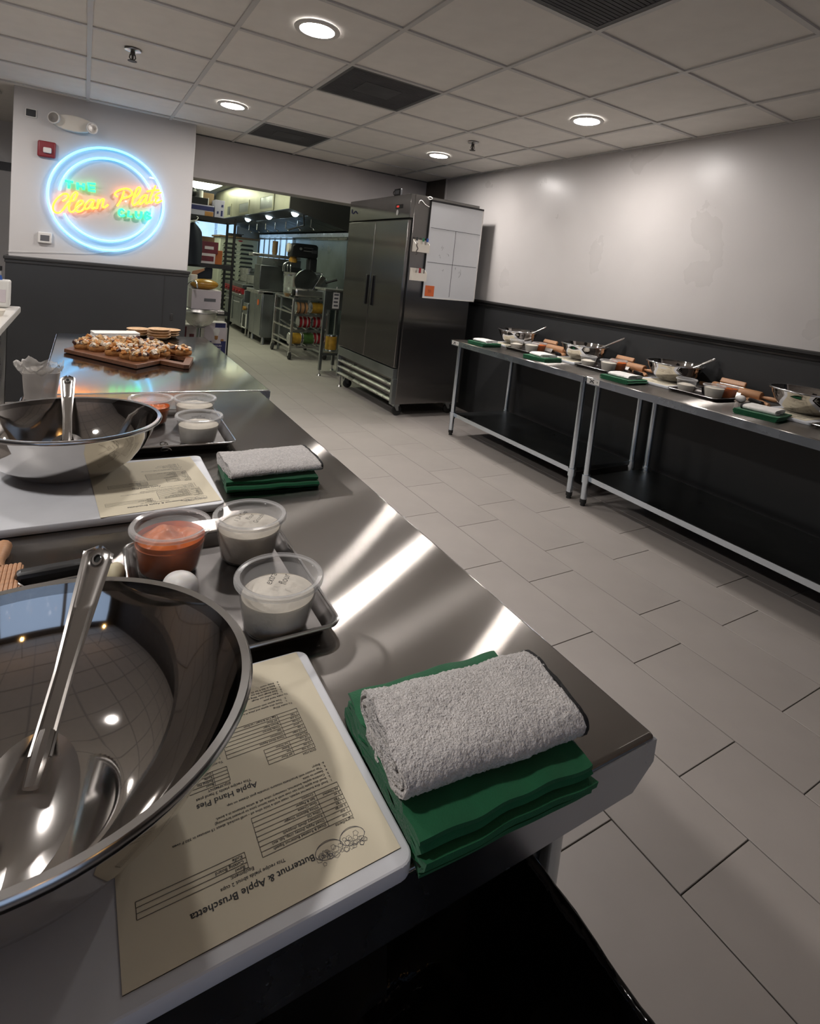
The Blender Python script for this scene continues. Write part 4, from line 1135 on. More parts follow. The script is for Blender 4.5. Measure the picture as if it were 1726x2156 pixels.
MB().tube(smooth_path([(-.03, 0, .03), (-.02, 0, .055), (0, 0, .06), (.04, 0, .03), (.085, 0, .015)], 6), .0035, 6).tube([(.085 + .022*math.cos(2*PI*k/14), 0, .095 + .012*math.sin(2*PI*k/14)) for k in range(14)], .0045, 6, closed=True).done('cord', 'white_plastic', t)

# ================================================================== LEFT COUNTER
t = thing('side_counter', 'white-topped counter with steel front at the left edge', 'counter', (-.62, 3.3, 0))
MB().box(-.35, -1.5, .912, .330, .63, .95, bev=.008).done('counter_top', 'counter_white', t)
MB().box(-.35, -1.5, .885, .285, .59, .912).done('under_trim', 'galv', t, smooth=0)
MB().box(-.35, -1.48, .06, .27, .56, .885).done('cabinet', 'steel_kitchen', t, smooth=0)
MB().box(.272, -1.48, .06, .276, .545, .88).done('side_panel', 'steel', t, smooth=0)
MB().box(.255, .545, .02, .278, .57, .90).done('corner_post', 'black_plastic', t, smooth=0)
t = thing('boxed_jug', 'white labelled jug on the left counter, cut by the photo edge', 'jug', (-.405, 3.86, .95))
MB().box(-.07, -.05, .002, .07, .05, .15, bev=.01).done('body', 'paper_white', t)
MB().box(-.055, -.052, .03, .055, -.049, .10).done('label', 'carton', t, smooth=0)
MB().cyl((0, 0, .15), (0, 0, .175), .035, .03).done('shoulder', 'blue_marker', t)
MB().cyl((0, 0, .175), (0, 0, .20), .028).done('neck', 'lid_rim', t)
MB().cyl((0, 0, .20), (0, 0, .225), .032).done('cap', 'black_plastic', t)
t = thing('soap_dish', 'small cream dish at the edge of the left counter', 'dish', (-.36, 3.45, .95))
MB().lathe([(.001, 0), (.035, 0), (.045, .03), (.042, .032), (.032, .004), (.001, .004)], 24).done('dish', 'cream_plastic', t)

# ================================================================== KITCHEN BEYOND THE OPENING
# ---- ceiling panel lights; the two hidden ones are added to brighten the kitchen
for x, y, lab in ((1.82, 11.6, 'bright ceiling panel light deep in the kitchen'), (.85, 8.6, 'added fill panel light hidden behind the sign wall'), (1.82, 7.45, 'added fill panel light hidden just behind the soffit')):
    t = thing('panel_light', lab, 'light', (x, y, 2.62), group='kitchen panel lights')
    MB().box(-.31, -.61, -.02, .31, .61, -.001, bev=.004).done('frame', 'white_plastic', t)
    MB().box(-.28, -.58, -.026, .28, .58, -.019).done('diffuser', 'kitchen_lens', t, smooth=0)
t = thing('sprinkler_head', 'tiny dark sprinkler on the kitchen ceiling', 'sprinkler', (1.75, 8.9, 2.62))
MB().cyl((0, 0, -.06), (0, 0, 0), .015).done('body', 'brown_dark', t)
MB().lathe([(.001, -.065), (.035, -.06), (.001, -.055)], 16).done('deflector', 'brown_dark', t)
# ---- hood
Hd = thing('exhaust_hood', 'long stainless exhaust hood above the cooking line', 'hood', (2.85, 10.0, 0))
def hb(k, x0, ya, z0, x1, yb, z1, bev=0.0): return k.box(x0 - 2.85, ya - 10, z0, x1 - 2.85, yb - 10, z1, bev)
hb(MB(), 2.30, 7.53, 2.06, 2.33, 12.6, 2.60).done('fascia', 'hood_steel', Hd, smooth=0)
MB().prism([(2.30 - 2.85, 2.06), (2.30 - 2.85, 2.60), (3.44 - 2.85, 2.60), (3.44 - 2.85, 1.83), (3.30 - 2.85, 1.83)], 7.50 - 10, 7.53 - 10, axis='y').done('end_panel', 'hood_unlit', Hd, smooth=0)
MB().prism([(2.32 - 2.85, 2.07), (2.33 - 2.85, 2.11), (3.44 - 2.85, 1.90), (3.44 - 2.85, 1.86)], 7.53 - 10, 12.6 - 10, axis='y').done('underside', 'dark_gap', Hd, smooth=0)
for (ya, za, yb, zb) in ((9.766, 2.11, 10.40, 2.26), (8.325, 2.108, 9.005, 2.285), (11.10, 2.10, 11.37, 2.26)):
    k = MB()
    hb(hb(hb(hb(k, 2.292, ya - .05, za - .04, 2.30, yb + .05, za), 2.292, ya - .05, zb, 2.30, yb + .05, zb + .04), 2.292, ya - .05, za, 2.30, ya, zb), 2.292, yb, za, 2.30, yb + .05, zb)
    k.done('vent_frame', 'hood_steel', Hd, smooth=0)
    hb(MB(), 2.296, ya, za, 2.302, yb, zb).done('vent_mesh', 'steel_kitchen', Hd, smooth=0)
hb(MB(), 2.294, 8.245, 2.065, 2.30, 8.25, 2.45).done('panel_seam', 'dark_gap', Hd, smooth=0)
for q in range(10):
    ya = 7.58 + q*.5
    k = MB()
    for r in range(9):
        yy = ya + r*.053
        k.prism([(2.62 - 2.85, 2.01), (2.62 - 2.85, 2.022), (3.36 - 2.85, 1.872), (3.36 - 2.85, 1.86)], yy - 10, yy + .026 - 10, axis='y')
    k.done('baffle_filter', 'steel_kitchen', Hd, smooth=0)
hb(MB(), 3.25, 7.53, 1.80, 3.44, 12.6, 1.86).done('grease_trough', 'steel', Hd, smooth=0)
for y in (7.876, 9.201, 10.576):
    g = MB().ball((2.5 - 2.85, y - 10, 2.05), .055, 20, 12, sz=1.15).done('lamp_globe', 'globe_lens', Hd, smooth=80)
    MB().cyl((2.5 - 2.85, y - 10, 2.09), (2.5 - 2.85, y - 10, 2.14), .05).done('lamp_base', 'steel', g)
for q in range(7):
    y = 7.9 + q*.6
    MB().tube([(2.75 - 2.85, y - 10, 2.02), (2.75 - 2.85, y - 10, 1.88), (2.75 - 2.85 + .05, y - 10, 1.86)], .007, 6).ball((2.80 - 2.85, y - 10, 1.85), .016, 10, 6).done('fire_nozzle', 'rim_steel', Hd)
MB().tube([(2.58 - 2.85, 7.75 - 10, 2.05), (2.60 - 2.85, 7.75 - 10, 1.88), (2.45 - 2.85, 7.95 - 10, 1.80)], .012, 8).done('pipe', 'black_plastic', Hd)
# ---- windows
for nm, args, bars in (('window_3', (3.44, 10.85, 1.25, 3.468, 13.3, 1.78), 6), ('window_4', (2.05, 13.47, 1.70, 2.95, 13.505, 2.05), 2)):
    x0, ya, z0, x1, yb, z1 = args
    w = struct(MB().box(x0, ya - .04, z0 - .04, x1, yb + .04, z0).box(x0, ya - .04, z1, x1, yb + .04, z1 + .04).done(nm, 'window_frame', smooth=0))
    MB().box(x0 + .012, ya, z0, x1, yb, z1).done('pane', 'blue_glow_pane', w, smooth=0)
    for q in range(bars + 1):
        if nm == 'window_3':
            yy = ya + (yb - ya)*q/bars
            MB().box(x0, yy - .04, z0, x1 - .01, yy + .04, z1).done('mullion', 'steel', w, smooth=0)
        else:
            xx = x0 + (x1 - x0)*q/bars
            MB().box(xx - .03, ya, z0, xx + .03, yb - .02, z1).done('mullion', 'window_frame', w, smooth=0)
t = thing('wall_panel', 'stainless wall panel with a bright lip behind the mixer', 'panel', (3.43, 9.0, 1.17))
MB().box(0, -.86, 0, .03, .80, .60).done('sheet', 'steel_wall', t, smooth=0)
MB().box(-.03, -.90, .60, .03, .84, .66, bev=.01).done('lip', 'steel', t)
# ---- range
Rg = thing('gas_range', 'grey gas range with a red control panel under the hood', 'range', (2.80, 10.75, 0))
MB().box(-.40, -.72, .11, .40, .72, .78, bev=.005).done('oven_body', 'steel_kitchen', Rg)
MB().box(-.44, -.72, .80, .42, .72, .87, bev=.006).done('cooktop', 'steel_shelf', Rg)
MB().prism([(-.43, .70), (-.40, .70), (-.40, .80), (-.47, .80)], -.70, .70, axis='y').done('control_panel', 'red', Rg, smooth=0)
MB().box(-.48, -.70, .685, -.40, .70, .70, bev=.004).done('drip_edge', 'rim_steel', Rg)
for y in (-.36, .34):
    d = MB().box(-.425, y - .31, .19, -.40, y + .31, .62, bev=.006).done('oven_door', 'steel_kitchen', Rg)
    MB().tube([(-.425, y - .16, .55), (-.46, y - .15, .55), (-.46, y + .15, .55), (-.425, y + .16, .55)], .012, 8).done('door_handle', 'rim_steel', d)
for q in range(6): MB().cyl((-.43, -.6 + q*.22, .745), (-.475, -.6 + q*.22, .745), .022, n=14).done('knob', 'red', Rg)
for x in (-.33, .33):
    for y in (-.62, .62):
        MB().cyl((x, y - .02, .055), (x, y + .02, .055), .055).box(x - .02, y - .03, .06, x + .02, y + .03, .12).done('caster', 'rubber', Rg)
for (x, y, r, h, lab) in ((2.78, 11.35, .17, .26, 'tall steel stock pot at the back of the range'), (2.74, 10.55, .20, .16, 'wide steel pot at the front of the range')):
    t = thing('stock_pot', lab, 'pot', (x, y, .872), group='pots on the range')
    MB().lathe([(.001, 0), (r - .01, 0), (r, .01), (r, h), (r + .006, h + .004), (r - .004, h), (r - .004, .01), (.001, .008)], 32).done('pot_body', 'steel', t)
    for s in (-1, 1): MB().tube([(-.05, s*r, h*.75), (-.05, s*(r + .04), h*.75), (.05, s*(r + .04), h*.75), (.05, s*r, h*.75)], .008, 8).done('handle', 'rim_steel', t)
t = thing('ladle', 'steel ladle handle leaning out of the wide pot', 'ladle', (2.72, 10.50, .89))
MB().tube([(0, 0, .0), (.02, -.16, .24), (.03, -.22, .33)], .010, 8).done('handle', 'rim_steel', t)
MB().lathe([(.001, 0), (.03, .005), (.045, .03), (.04, .03), (.001, .006)], 16).done('cup', 'steel', t)
# ---- fryer
Fr = thing('deep_fryer', 'tall grey floor fryer beside the range', 'fryer', (2.78, 9.2, 0))
MB().box(-.38, -.37, .12, .38, .37, .84, bev=.006).done('cabinet', 'steel_kitchen', Fr)
MB().box(-.46, -.37, .80, .38, .37, .855, bev=.006).done('tank_top', 'steel', Fr)
MB().box(-.395, -.36, .15, -.38, -.01, .80, bev=.004).done('door', 'steel_kitchen', Fr)
MB().box(-.395, .01, .15, -.38, .36, .80, bev=.004).done('door', 'steel_kitchen', Fr)
MB().prism([(-.18 + .045*math.cos(2*PI*i/16), .66 + .05*math.sin(2*PI*i/16)) for i in range(16)], -.402, -.396, axis='x').done('warning_sticker', 'orange_note', Fr)
for x in (-.32, .32):
    for y in (-.32, .32): MB().cyl((x, y, 0), (x, y, .12), .03, .02).done('leg', 'rim_steel', Fr)
t = thing('valve_box', 'small white-framed control box beside the fryer', 'control box', (2.42, 9.72, 0))
MB().box(-.06, -.14, .16, .06, .14, .58, bev=.006).done('housing', 'steel_kitchen', t)
MB().box(-.066, -.12, .17, -.06, .12, .38).done('window', 'dark_gap', t, smooth=0)
MB().box(-.075, -.135, .155, -.06, -.12, .40).box(-.075, .12, .155, -.06, .135, .40).box(-.075, -.135, .155, -.06, .135, .17).done('frame', 'white_plastic', t, smooth=0)
MB().cyl((-.06, 0, .49), (-.10, 0, .49), .035).done('dial', 'gold_film', t)
for s in (-.1, .1): MB().cyl((0, s, 0), (0, s, .16), .015).done('leg', 'steel', t)
# ---- dark oven block behind the slicer
t = thing('griddle_guard', 'dark steel guard box standing on the line behind the slicer', 'steel box', (2.66, 9.10, .86))
MB().box(-.31, -.18, 0, .36, .18, .40, bev=.01).done('box', 'steel_shelf', t)
MB().box(-.29, -.16, .40, .34, .16, .52, bev=.006).done('upper_box', 'steel_kitchen', t)
t = thing('cup_shelf', 'narrow steel shelf holding paper cups above the cooking line', 'shelf', (2.55, 9.10, 1.386))
MB().box(-.32, -.12, 0, .45, .12, .05, bev=.006).done('shelf', 'steel', t)
t = thing('cup_tower', 'tall stack of brown paper cups on the narrow steel shelf', 'cups', (2.60, 9.08, 1.437))
for q in range(7): MB().lathe([(.001, 0), (.035, 0), (.045, .06), (.047, .062), (.001, .062)], 20, (0, 0, q*.026)).done('paper_cup', 'carton_brown', t)
# ---- mixer on a table
Mt = thing('equipment_stand', 'low steel stand under the black mixer', 'stand', (2.95, 8.74, 0))
MB().box(-.40, -.30, .80, .42, .08, .845, bev=.005).done('stand_top', 'steel_kitchen', Mt)
for x in (-.36, .38):
    for y in (-.27, .05): MB().cyl((x, y, 0), (x, y, .80), .02).done('leg', 'steel_kitchen', Mt)
Mx = thing('stand_mixer', 'large black planetary mixer with a steel bowl and guard', 'mixer', (2.92, 8.58, .846))
MB().box(-.10, -.09, 0, .22, .09, .05, bev=.02).box(.06, -.075, .03, .20, .075, .60, bev=.03).done('column', 'black_plastic', Mx)
MB().prism([(-.24, .585), (.17, .585), (.19, .62), (.185, .78), (.15, .805), (-.18, .80), (-.235, .76)], -.105, .105, axis='y', bev=.03).done('motor_head', 'black_plastic', Mx)
MB().lathe([(.001, -.02), (.07, -.02), (.075, .0), (.07, .02), (.001, .02)], 24).xf(Matrix.Translation((-.25, 0, .72)) @ Matrix.Rotation(PI/2, 4, 'Y')).done('hub_cap', 'cream_plastic', Mx)
MB().cyl((-.17, 0, .50), (-.17, 0, .70), .05).cyl((-.17, 0, .50), (-.17, 0, .56), .065).done('planetary_hub', 'gold_film', Mx)
MB().cyl((-.10, -.105, .72), (-.10, -.125, .72), .02).box(-.05, -.112, .69, .10, -.105, .70).box(-.05, -.112, .74, .10, -.105, .745).done('gear_panel', 'steel', Mx)
MB().box(.08, -.112, .67, .16, -.105, .72).done('name_plate', 'ink_grey', Mx, smooth=0)
MB().lathe([(.001, .06), (.10, .06), (.15, .13), (.16, .34), (.167, .345), (.156, .34), (.145, .13), (.001, .07)], 28, (-.14, 0, 0)).done('bowl', 'steel', Mx)
for q in range(7):
    a = -.6 + q*1.2/6*1.0
    MB().tube(smooth_path([(-.17 + .05*math.cos(PI + a*1.6), .05*math.sin(PI + a*1.6), .52), (-.155 + .15*math.cos(PI + a*1.6), .15*math.sin(PI + a*1.6), .46), (-.145 + .165*math.cos(PI + a*1.6), .165*math.sin(PI + a*1.6), .35)], 5), .005, 6).done('guard_wire', 'rim_steel', Mx)
MB().tube([(.16, -.07, .30), (.20, -.12, .33), (.26, -.12, .36)], .014, 8).ball((.27, -.12, .365), .022).done('lift_lever', 'rim_steel', Mx)
# ---- rolling cart with cans, slicer on top
Ct = thing('can_cart', 'steel rolling rack of large cans under the slicer', 'cart', (2.74, 7.98, 0))
for x in (-.26, .26):
    for y in (-.42, .42):
        MB().box(x - .016, y - .016, .13, x + .016, y + .016, .85, bev=.003).done('post', 'steel', Ct)
        c = MB().box(x - .02, y - .02, .10, x + .02, y + .02, .135).prism([(y - .02, .11), (y + .02, .11), (y + .03, .05), (y + .005, .05)], x - .024, x - .019, axis='x').done('caster_fork', 'rim_steel', Ct)
        MB().lathe([(.001, -.016), (.05, -.016), (.062, -.010), (.062, .010), (.05, .016), (.001, .016)], 24).xf(Matrix.Translation((x, y + .018, .062)) @ Matrix.Rotation(PI/2, 4, 'Y')).done('wheel', 'rubber', c)
for z in (.16, .24, .42, .64, .845):
    for x in (-.26, .26): MB().box(x - .012, -.42, z, x + .012, .42, z + .022).done('side_rail', 'steel', Ct, smooth=0)
for z in (.165, .40, .62, .845):
    MB().box(-.26, -.43, z, .26, -.415, z + .028).done('cross_rail', 'steel', Ct, smooth=0)
for z in (.19, .415, .63):
    for x in (-.17, -.02, .13):
        MB().prism([(-.40, z), (-.40, z + .015), (.40, z + .065), (.40, z + .05)], x - .012, x + .012, axis='x').done('can_track', 'steel', Ct, smooth=0)
cans = [('peach_label', -.12, .715, -.33, 'peach banded can, top row of the can rack, left'), ('yellow_label', .10, .725, -.33, 'yellow can, top row of the can rack, right'),
        ('red', -.05, .51, -.28, 'red and white can, middle row of the can rack, left'), ('red', .15, .515, -.28, 'red and white can, middle row of the can rack, right'),
        ('yellow_label', -.17, .275, -.30, 'yellow fruit can, bottom row of the can rack, left'), ('green_label', .02, .28, -.30, 'dark green can, bottom row of the can rack, middle'), ('red', .17, .285, -.30, 'red can, bottom row of the can rack, right')]
for m, x, z, y, lab in cans:
    t = thing('food_can', lab, 'can', (2.74 + x, 7.98 + y, z + .012), group='large cans in the rack')
    r, h = .078, .175
    Mr = Matrix.Rotation(PI/2, 4, 'Y')
    MB().lathe([(.001, -h/2), (r, -h/2), (r + .003, -h/2 + .004), (r, -h/2 + .008), (r, h/2 - .008), (r + .003, h/2 - .004), (r, h/2), (.001, h/2)], 28).xf(Mr).done('tin', 'rim_steel', t)
    MB().lathe([(r + .0008, -h/2 + .012), (r + .0012, 0), (r + .0008, h/2 - .012)], 28).xf(Mr).done('paper_label', m, t)
    if m in ('red', 'peach_label'):
        for s in (-.03, .035):
            MB().lathe([(r + .0018, s - .010), (r + .0020, s), (r + .0018, s + .010)], 28).xf(Mr).done('label_band', 'white_label' if m == 'red' else 'brown_dark', t)
Sl = thing('meat_slicer', 'steel meat slicer with a round blade guard on the can rack', 'slicer', (2.70, 7.70, .868))
MB().box(-.21, -.14, .015, .22, .16, .14, bev=.03).done('base', 'steel', Sl)
for x in (-.17, .18):
    for y in (-.10, .12): MB().cyl((x, y, 0), (x, y, .02), .02).done('foot', 'rubber', Sl)
MB().lathe([(.001, -.012), (.165, -.012), (.172, 0), (.165, .012), (.001, .012)], 40).xf(Matrix.Translation((-.05, -.10, .235)) @ Matrix.Rotation(PI/2, 4, 'X')).done('blade_cover', 'steel_shelf', Sl)
MB().prism([(.02, .13), (.09, .12), (.21, .31), (.14, .34)], -.17, -.155, axis='y', bev=.003).done('deflector', 'rim_steel', Sl)
MB().prism([(.05, .12), (.26, .12), (.30, .20), (.27, .30), (.16, .38), (.06, .36)], -.06, .10, axis='y', bev=.03).done('motor_cover', 'steel_kitchen', Sl)
MB().tube([(.25, -.05, .24), (.33, -.08, .27), (.40, -.10, .30)], [.02, .016, .02], 10).done('pusher_handle', 'black_plastic', Sl)
MB().cyl((-.21, -.10, .07), (-.235, -.10, .07), .045).done('thickness_dial', 'black_plastic', Sl)
MB().tube([(.24, -.08, .13), (.30, -.11, .10), (.27, -.14, .06)], .012, 8).done('lever', 'rim_steel', Sl)
t = thing('glass_jar', 'tall glass jar with a domed base beside the slicer', 'jar', (2.40, 7.62, .868))
MB().lathe([(.001, .0), (.03, .002), (.055, .05), (.06, .09), (.06, .27), (.066, .30), (.06, .30), (.055, .27), (.055, .09), (.001, .03)], 28).done('glass_body', 'glass', t)
MB().lathe([(.001, .005), (.028, .006), (.05, .052), (.001, .055)], 24).done('contents', 'gold_film', t)
MB().lathe([(.055, .30), (.07, .30), (.07, .31), (.055, .31)], 28).done('rim', 'rim_steel', t)
# ---- prep table next to the fridge with notice
Pt = thing('prep_table', 'steel prep table with a back panel beside the refrigerator', 'table', (2.52, 6.49, 0))
for x, y in ((0, 0), (.62, 0), (.30, .33), (.62, .33)):
    l = MB().box(x - .018, y - .018, .07, x + .018, y + .018, 1.06, bev=.003).done('leg', 'steel_kitchen', Pt)
    MB().cyl((x, y, 0), (x, y, .02), .028, .018).cyl((x, y, .02), (x, y, .075), .010).done('foot', 'rim_steel', l)
MB().box(-.02, -.02, 1.05, .64, .35, 1.075, bev=.004).done('table_top', 'steel', Pt)
MB().box(.02, .01, .82, .62, .03, 1.05).done('front_panel', 'steel_kitchen', Pt, smooth=0)
MB().box(-.01, -.01, .255, .63, .01, .285).box(.61, .01, .255, .63, .33, .285).done('stretcher', 'steel_kitchen', Pt, smooth=0)
t = thing('notice', 'white notice with four printed lines hanging beside the refrigerator', 'notice', (2.665, 6.499, .84))
MB().box(-.045, -.004, 0, .04, 0, .20).done('sheet', 'paper_white', t, smooth=0)
MB().box(-.012, -.003, .20, .0, .001, .27).done('hanger', 'white_plastic', t, smooth=0)
k = MB()
for q in range(4): k.box(-.034 + .004*(q % 2), -.0055, .160 - q*.045, .026 - .003*(q % 3), -.0041, .182 - q*.045)
k.done('printed_line', 'ink_grey', t, smooth=0)
for x, m, lab in ((2.72, 'yellow_label', 'dim yellow can on the prep table underside rail'), (2.90, 'white_label', 'pale canister under the prep table')):
    t = thing('food_can', lab, 'can', (x, 6.68, .287), group='cans under the prep table')
    MB().lathe([(.001, 0), (.07, 0), (.072, .01), (.072, .19), (.07, .2), (.001, .2)], 24).done('tin', 'rim_steel', t)
    MB().lathe([(.0735, .015), (.0735, .185)], 24).done('paper_label', m, t)
MB().box(.02, .02, .262, .60, .34, .286).done('lower_shelf', 'steel_kitchen', Pt, smooth=0)
# ---- proofing cabinet
Pc = thing('proofing_cabinet', 'cream proofing cabinet with two columns of louvred slots', 'cabinet', (2.68, 11.98, 0))
MB().box(-.40, -.15, .10, .36, .60, 1.70, bev=.02).done('body', 'proofer', Pc)
for x in (-.36, .32):
    for y in (-.11, .56): MB().cyl((x, y, 0), (x, y, .10), .03).done('foot', 'rubber', Pc)
MB().box(-.42, -.18, 1.70, .38, .62, 1.735, bev=.006).done('top_cap', 'carton_brown', Pc)
MB().prism([(.0 + .045*math.cos(2*PI*i/16), 1.655 + .014*math.sin(2*PI*i/16)) for i in range(16)], -.158, -.150, axis='y').done('badge', 'red', Pc)
for c in (-.20, .13):
    for q in range(16):
        z = 1.60 - q*.088
        MB().prism([(c - .135, z - .048), (c + .135, z - .048), (c + .135, z - .012), (c + .11, z), (c - .10, z)], -.1505, -.149, axis='y').done('slot', 'dark_gap', Pc, smooth=0)
        MB().prism([(-.17, z - .055), (-.150, z - .055), (-.150, z - .046), (-.168, z - .046)], c - .14, c + .14, axis='x').done('louvre', 'proofer', Pc, smooth=0)
t = thing('baking_pan', 'dark pan lying on top of the proofing cabinet', 'pan', (2.60, 12.1, 1.737))
MB().box(-.14, -.10, .002, .14, .10, .06, bev=.01).done('pan_body', 'tray', t)
MB().tube([(.13, -.05, .05), (.18, -.05, .06), (.18, .05, .06), (.13, .05, .05)], .008, 6).done('handle', 'rim_steel', t)
# ---- black wire shelf with stores
Sh = thing('wire_shelf', 'black metal storage shelf just inside the kitchen', 'shelf', (1.27, 7.78, 0))
for x in (-.62, .362):
    for y in (-.225, .225): MB().cyl((x, y, 0), (x, y, 1.83), .017, n=12).done('post', 'black_plastic', Sh)
for z in (1.79, 1.20, .60, .12):
    k = MB().box(-.62, -.235, z - .03, .37, -.215, z + .02).box(-.62, .215, z - .03, .37, .235, z + .02).box(.352, -.23, z - .03, .372, .23, z + .02)
    for q in range(24): k.cyl((-.60 + q*.041, -.22, z), (-.60 + q*.041, .22, z), .004, n=6)
    k.done('shelf_deck', 'black_plastic', Sh, smooth=0)
def carton(label, x0, y0, z0, x1, y1, z1, m, name='carton', cat='box', marks=()):
    t = thing(name, label, cat, ((x0 + x1)/2, (y0 + y1)/2, z0))
    w, d, h = (x1 - x0)/2, (y1 - y0)/2, z1 - z0
    MB().box(-w, -d, 0, w, d, h, bev=.003).done('box_body', m, t)
    for (a, b, c, e, mm) in marks:
        MB().box(-w + 2*w*a, -d - .002, h*b, -w + 2*w*c, -d + .0005, h*e).done('print', mm, t, smooth=0)
    return t
zt = 1.812
carton('lilac-grey carton with dark round print on the shelf top', 1.375, 7.57, zt, 1.488, 7.80, 2.030, 'carton_lilac', marks=((.68, .62, .88, .76, 'navy_print'), (.25, .22, .42, .36, 'navy_print'), (.66, .10, .86, .42, 'navy_print')))
carton('low carton with a tan corner print on the shelf top', 1.09, 7.57, zt, 1.365, 7.80, 1.945, 'carton_lilac', marks=((.0, .50, 1.0, .90, 'navy_print'), (.62, .02, .98, .42, 'tan')))
carton('open brown carton standing at the back of the shelf top', 1.27, 7.82, zt, 1.40, 7.98, 2.12, 'carton_brown')
carton('black shallow crate on top of the low carton', 1.08, 7.58, 1.950, 1.30, 7.78, 2.03, 'black_plastic', name='crate', cat='crate', marks=((.96, .0, 1.0, 1.1, 'white_plastic'),))
t = thing('black_bag', 'black bag slumped on the shelf top next to the sign wall', 'bag', (1.11, 7.72, 2.032))
MB().ball((0, 0, .06), .075, 16, 10, sx=1.0, sy=.9, sz=.85).done('bag_body', 'black_plastic', t)
t = thing('white_roll', 'white paper roll standing on the crate at the shelf top', 'paper roll', (1.215, 7.66, 2.031))
MB().lathe([(.012, 0), (.028, 0), (.028, .09), (.012, .09)], 20).done('roll', 'white_plastic', t)
t = thing('hanging_jacket', 'navy jacket on a hanger at the kitchen shelf, beside the sign wall', 'jacket', (1.135, 7.50, 1.20))
def jk(u, v):
    a = 2*PI*v
    z = u*.51
    w = .105 - .02*max(0, (u - .78)/.22)**1.5*4 + .012*math.sin(u*4)
    return (w*math.cos(a) + .012*u*-1, .045*math.sin(a)*(1 + .2*math.sin(a*5 + u*3)), z)
MB().grid(jk, 20, 32).lathe([(.001, .0), (.09, .002)], 20, sy=.4).done('jacket_body', 'navy', t, smooth=70)
MB().tube(smooth_path([(-.08, 0, .50), (0, 0, .535), (.055, 0, .51)], 4), .006, 6).tube(smooth_path([(0, 0, .535), (.03, 0, .55), (.045, .02, .575), (.03, .04, .59)], 4), .004, 6).done('hanger', 'white_plastic', t)
carton('maroon printed bag box on the middle shelf', 1.235, 7.58, 1.352, 1.45, 7.78, 1.50, 'maroon', name='snack_bag', cat='bag', marks=((.25, .35, .75, .6, 'carton'),))
carton('grey carton under the maroon bag on the middle shelf', 1.235, 7.57, 1.222, 1.42, 7.78, 1.35, 'carton', marks=((.05, .25, .9, .75, 'maroon'),))
carton('orange bag at the right end of the middle shelf', 1.425, 7.60, 1.222, 1.51, 7.76, 1.40, 'orange_film', name='snack_bag', cat='bag')
carton('brown cardboard box behind the maroon bag', 1.24, 7.80, 1.222, 1.44, 7.98, 1.565, 'carton_brown')
t = thing('black_pouch', 'black cloth pouch hanging below the middle shelf', 'pouch', (1.30, 7.60, 1.02))
MB().prism([(-.10, .0), (.10, .01), (.10, .15), (.04, .16), (-.13, .04)], -.04, .04, axis='y', bev=.015).done('pouch_body', 'navy', t)
t = thing('tan_wrap', 'tan paper wrap leaning on the black pouch', 'paper', (1.19, 7.55, 1.05))
MB().prism([(-.05, .0), (-.02, .0), (.11, .085), (.10, .11), (-.03, .065)], -.012, .012, axis='y', bev=.006).done('wrap', 'skin_tan', t)
t = thing('towel_roll', 'white paper towel roll beside the gooseneck faucet', 'paper roll', (1.095, 7.05, .9305))
MB().lathe([(.015, 0), (.045, 0), (.045, .16), (.015, .16)], 20).done('roll', 'paper_white', t)
# ---- hand sink, carton on it, shortening box
Sk = thing('hand_sink', 'round steel hand sink on a pedestal beside the sign wall', 'sink', (1.135, 6.70, 0))
MB().lathe([(.02, .51), (.06, .52), (.12, .56), (.16, .62), (.175, .68), (.19, .685), (.19, .70), (.168, .70), (.155, .64), (.11, .575), (.02, .535)], 32).done('basin', 'steel', Sk)
MB().cyl((0, 0, .02), (0, 0, .52), .025).lathe([(.001, 0), (.10, 0), (.10, .015), (.03, .03), (.001, .03)], 24).done('pedestal', 'steel_kitchen', Sk)
MB().tube(smooth_path([(-.14, .08, .70), (-.145, .08, .90), (-.14, .07, .98), (-.10, .04, 1.03), (-.06, .0, 1.02), (-.045, -.01, .96)], 5), .010, 10).done('faucet', 'rim_steel', Sk)
MB().box(-.19, .17, .66, .30, .34, .70, bev=.006).done('deck', 'steel', Sk)
carton('white carton with a grey printed line on the sink deck', 1.062, 6.86, .705, 1.382, 7.10, .93, 'carton', marks=((.42, .42, .82, .58, 'ink_grey'),))
t = thing('amber_bag', 'shiny amber film bag on top of the white carton', 'bag', (1.21, 6.98, .931))
MB().ball((0, 0, .06), .15, 20, 10, sx=1.05, sy=.6, sz=.42).done('bag_body', 'gold_film', t)
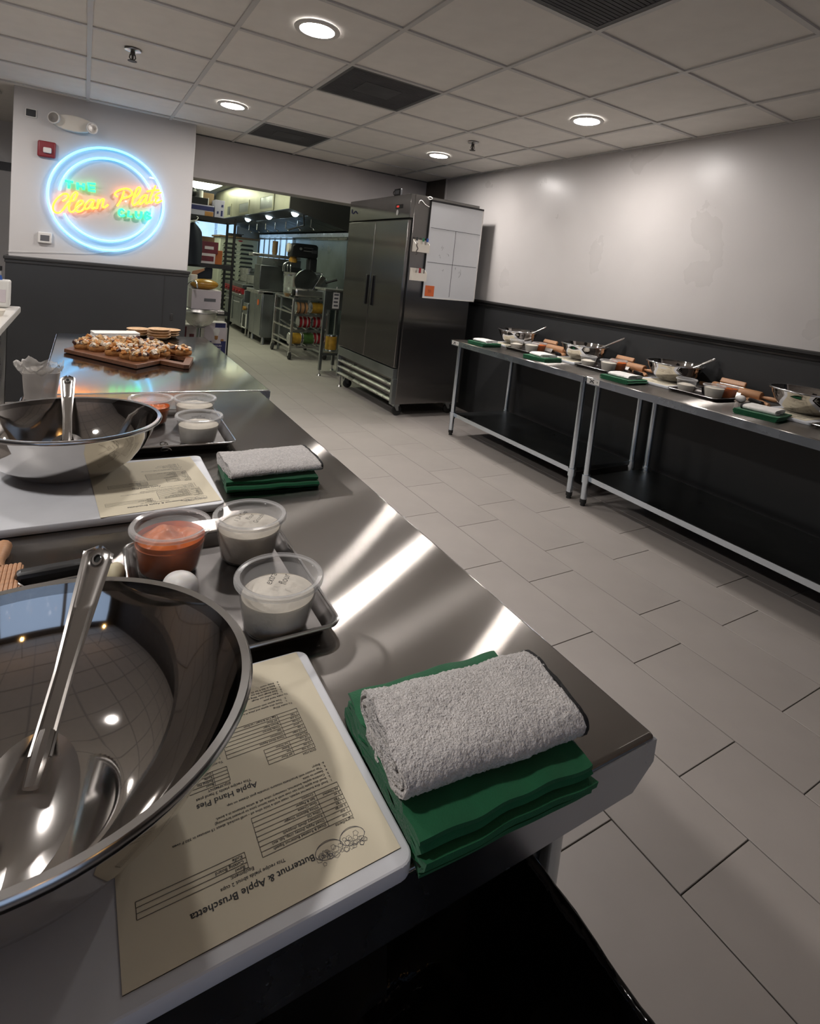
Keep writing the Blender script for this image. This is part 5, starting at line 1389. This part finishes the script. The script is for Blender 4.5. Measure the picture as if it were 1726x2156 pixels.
bx = thing('shortening_box', 'white and navy box printed with a chef on the kitchen floor', 'box', (1.405, 7.20, .07))
MB().box(-.14, -.10, 0, .115, .10, .46, bev=.003).done('box_body', 'carton', bx)
MB().box(-.141, -.1015, .0, .116, -.099, .235).done('navy_print', 'navy_print', bx, smooth=0)
MB().box(-.02, -.1015, .40, .10, -.099, .455).done('navy_print', 'navy_print', bx, smooth=0)
k = MB().text('CLEAR LIQUID', .030, -.125, .165, sx=1.0, bold=.0006).text('SHORTENING', .030, -.125, .130, sx=1.0, bold=.0006)
for q in range(3): k.box(-.05, .09 - q*.025, 0, .07 - .02*q, .097 - q*.025, .0003)
k.xf(Matrix.Translation((0, -.1025, 0)) @ Matrix.Rotation(PI/2, 4, 'X')).done('lettering', 'carton', bx, smooth=0, norm=False)
k = MB()
k.prism([(-.025, .30), (-.04, .37), (-.02, .395), (.0, .40), (.02, .395), (.038, .37), (.022, .30)], -.1025, -.1005, axis='y')
k.done('chef_hat', 'paper_white', bx, smooth=0)
MB().prism([(-.02, .30), (.02, .30), (.018, .26), (0, .245), (-.018, .26)], -.1025, -.1005, axis='y').prism([(.055, .26), (.085, .26), (.09, .235), (.05, .235)], -.1025, -.1005, axis='y').done('chef_face', 'tan', bx, smooth=0)
MB().prism([(-.06, .205), (-.05, .235), (-.01, .25), (.03, .245), (.055, .23), (.06, .205)], -.103, -.1005, axis='y').done('chef_coat', 'carton', bx, smooth=0)
MB().box(.117, -.10, .02, .125, .10, .40).done('side_flap', 'paper_white', bx, smooth=0)
carton('white and red carton on the floor behind the sink pedestal', 1.0, 7.0, .16, 1.17, 7.2, .50, 'carton', marks=((.1, .0, .3, .95, 'maroon'), (.5, .4, .8, .7, 'maroon')))
t = thing('floor_crate', 'dark crate under the boxes behind the sink', 'crate', (1.25, 7.12, 0))
MB().box(-.27, -.14, .002, .30, .20, .066, bev=.004).done('crate_body', 'black_plastic', t)
t = carton('white carton stack end behind the shelf post', 1.50, 7.62, .145, 1.60, 7.92, .58, 'white_label')
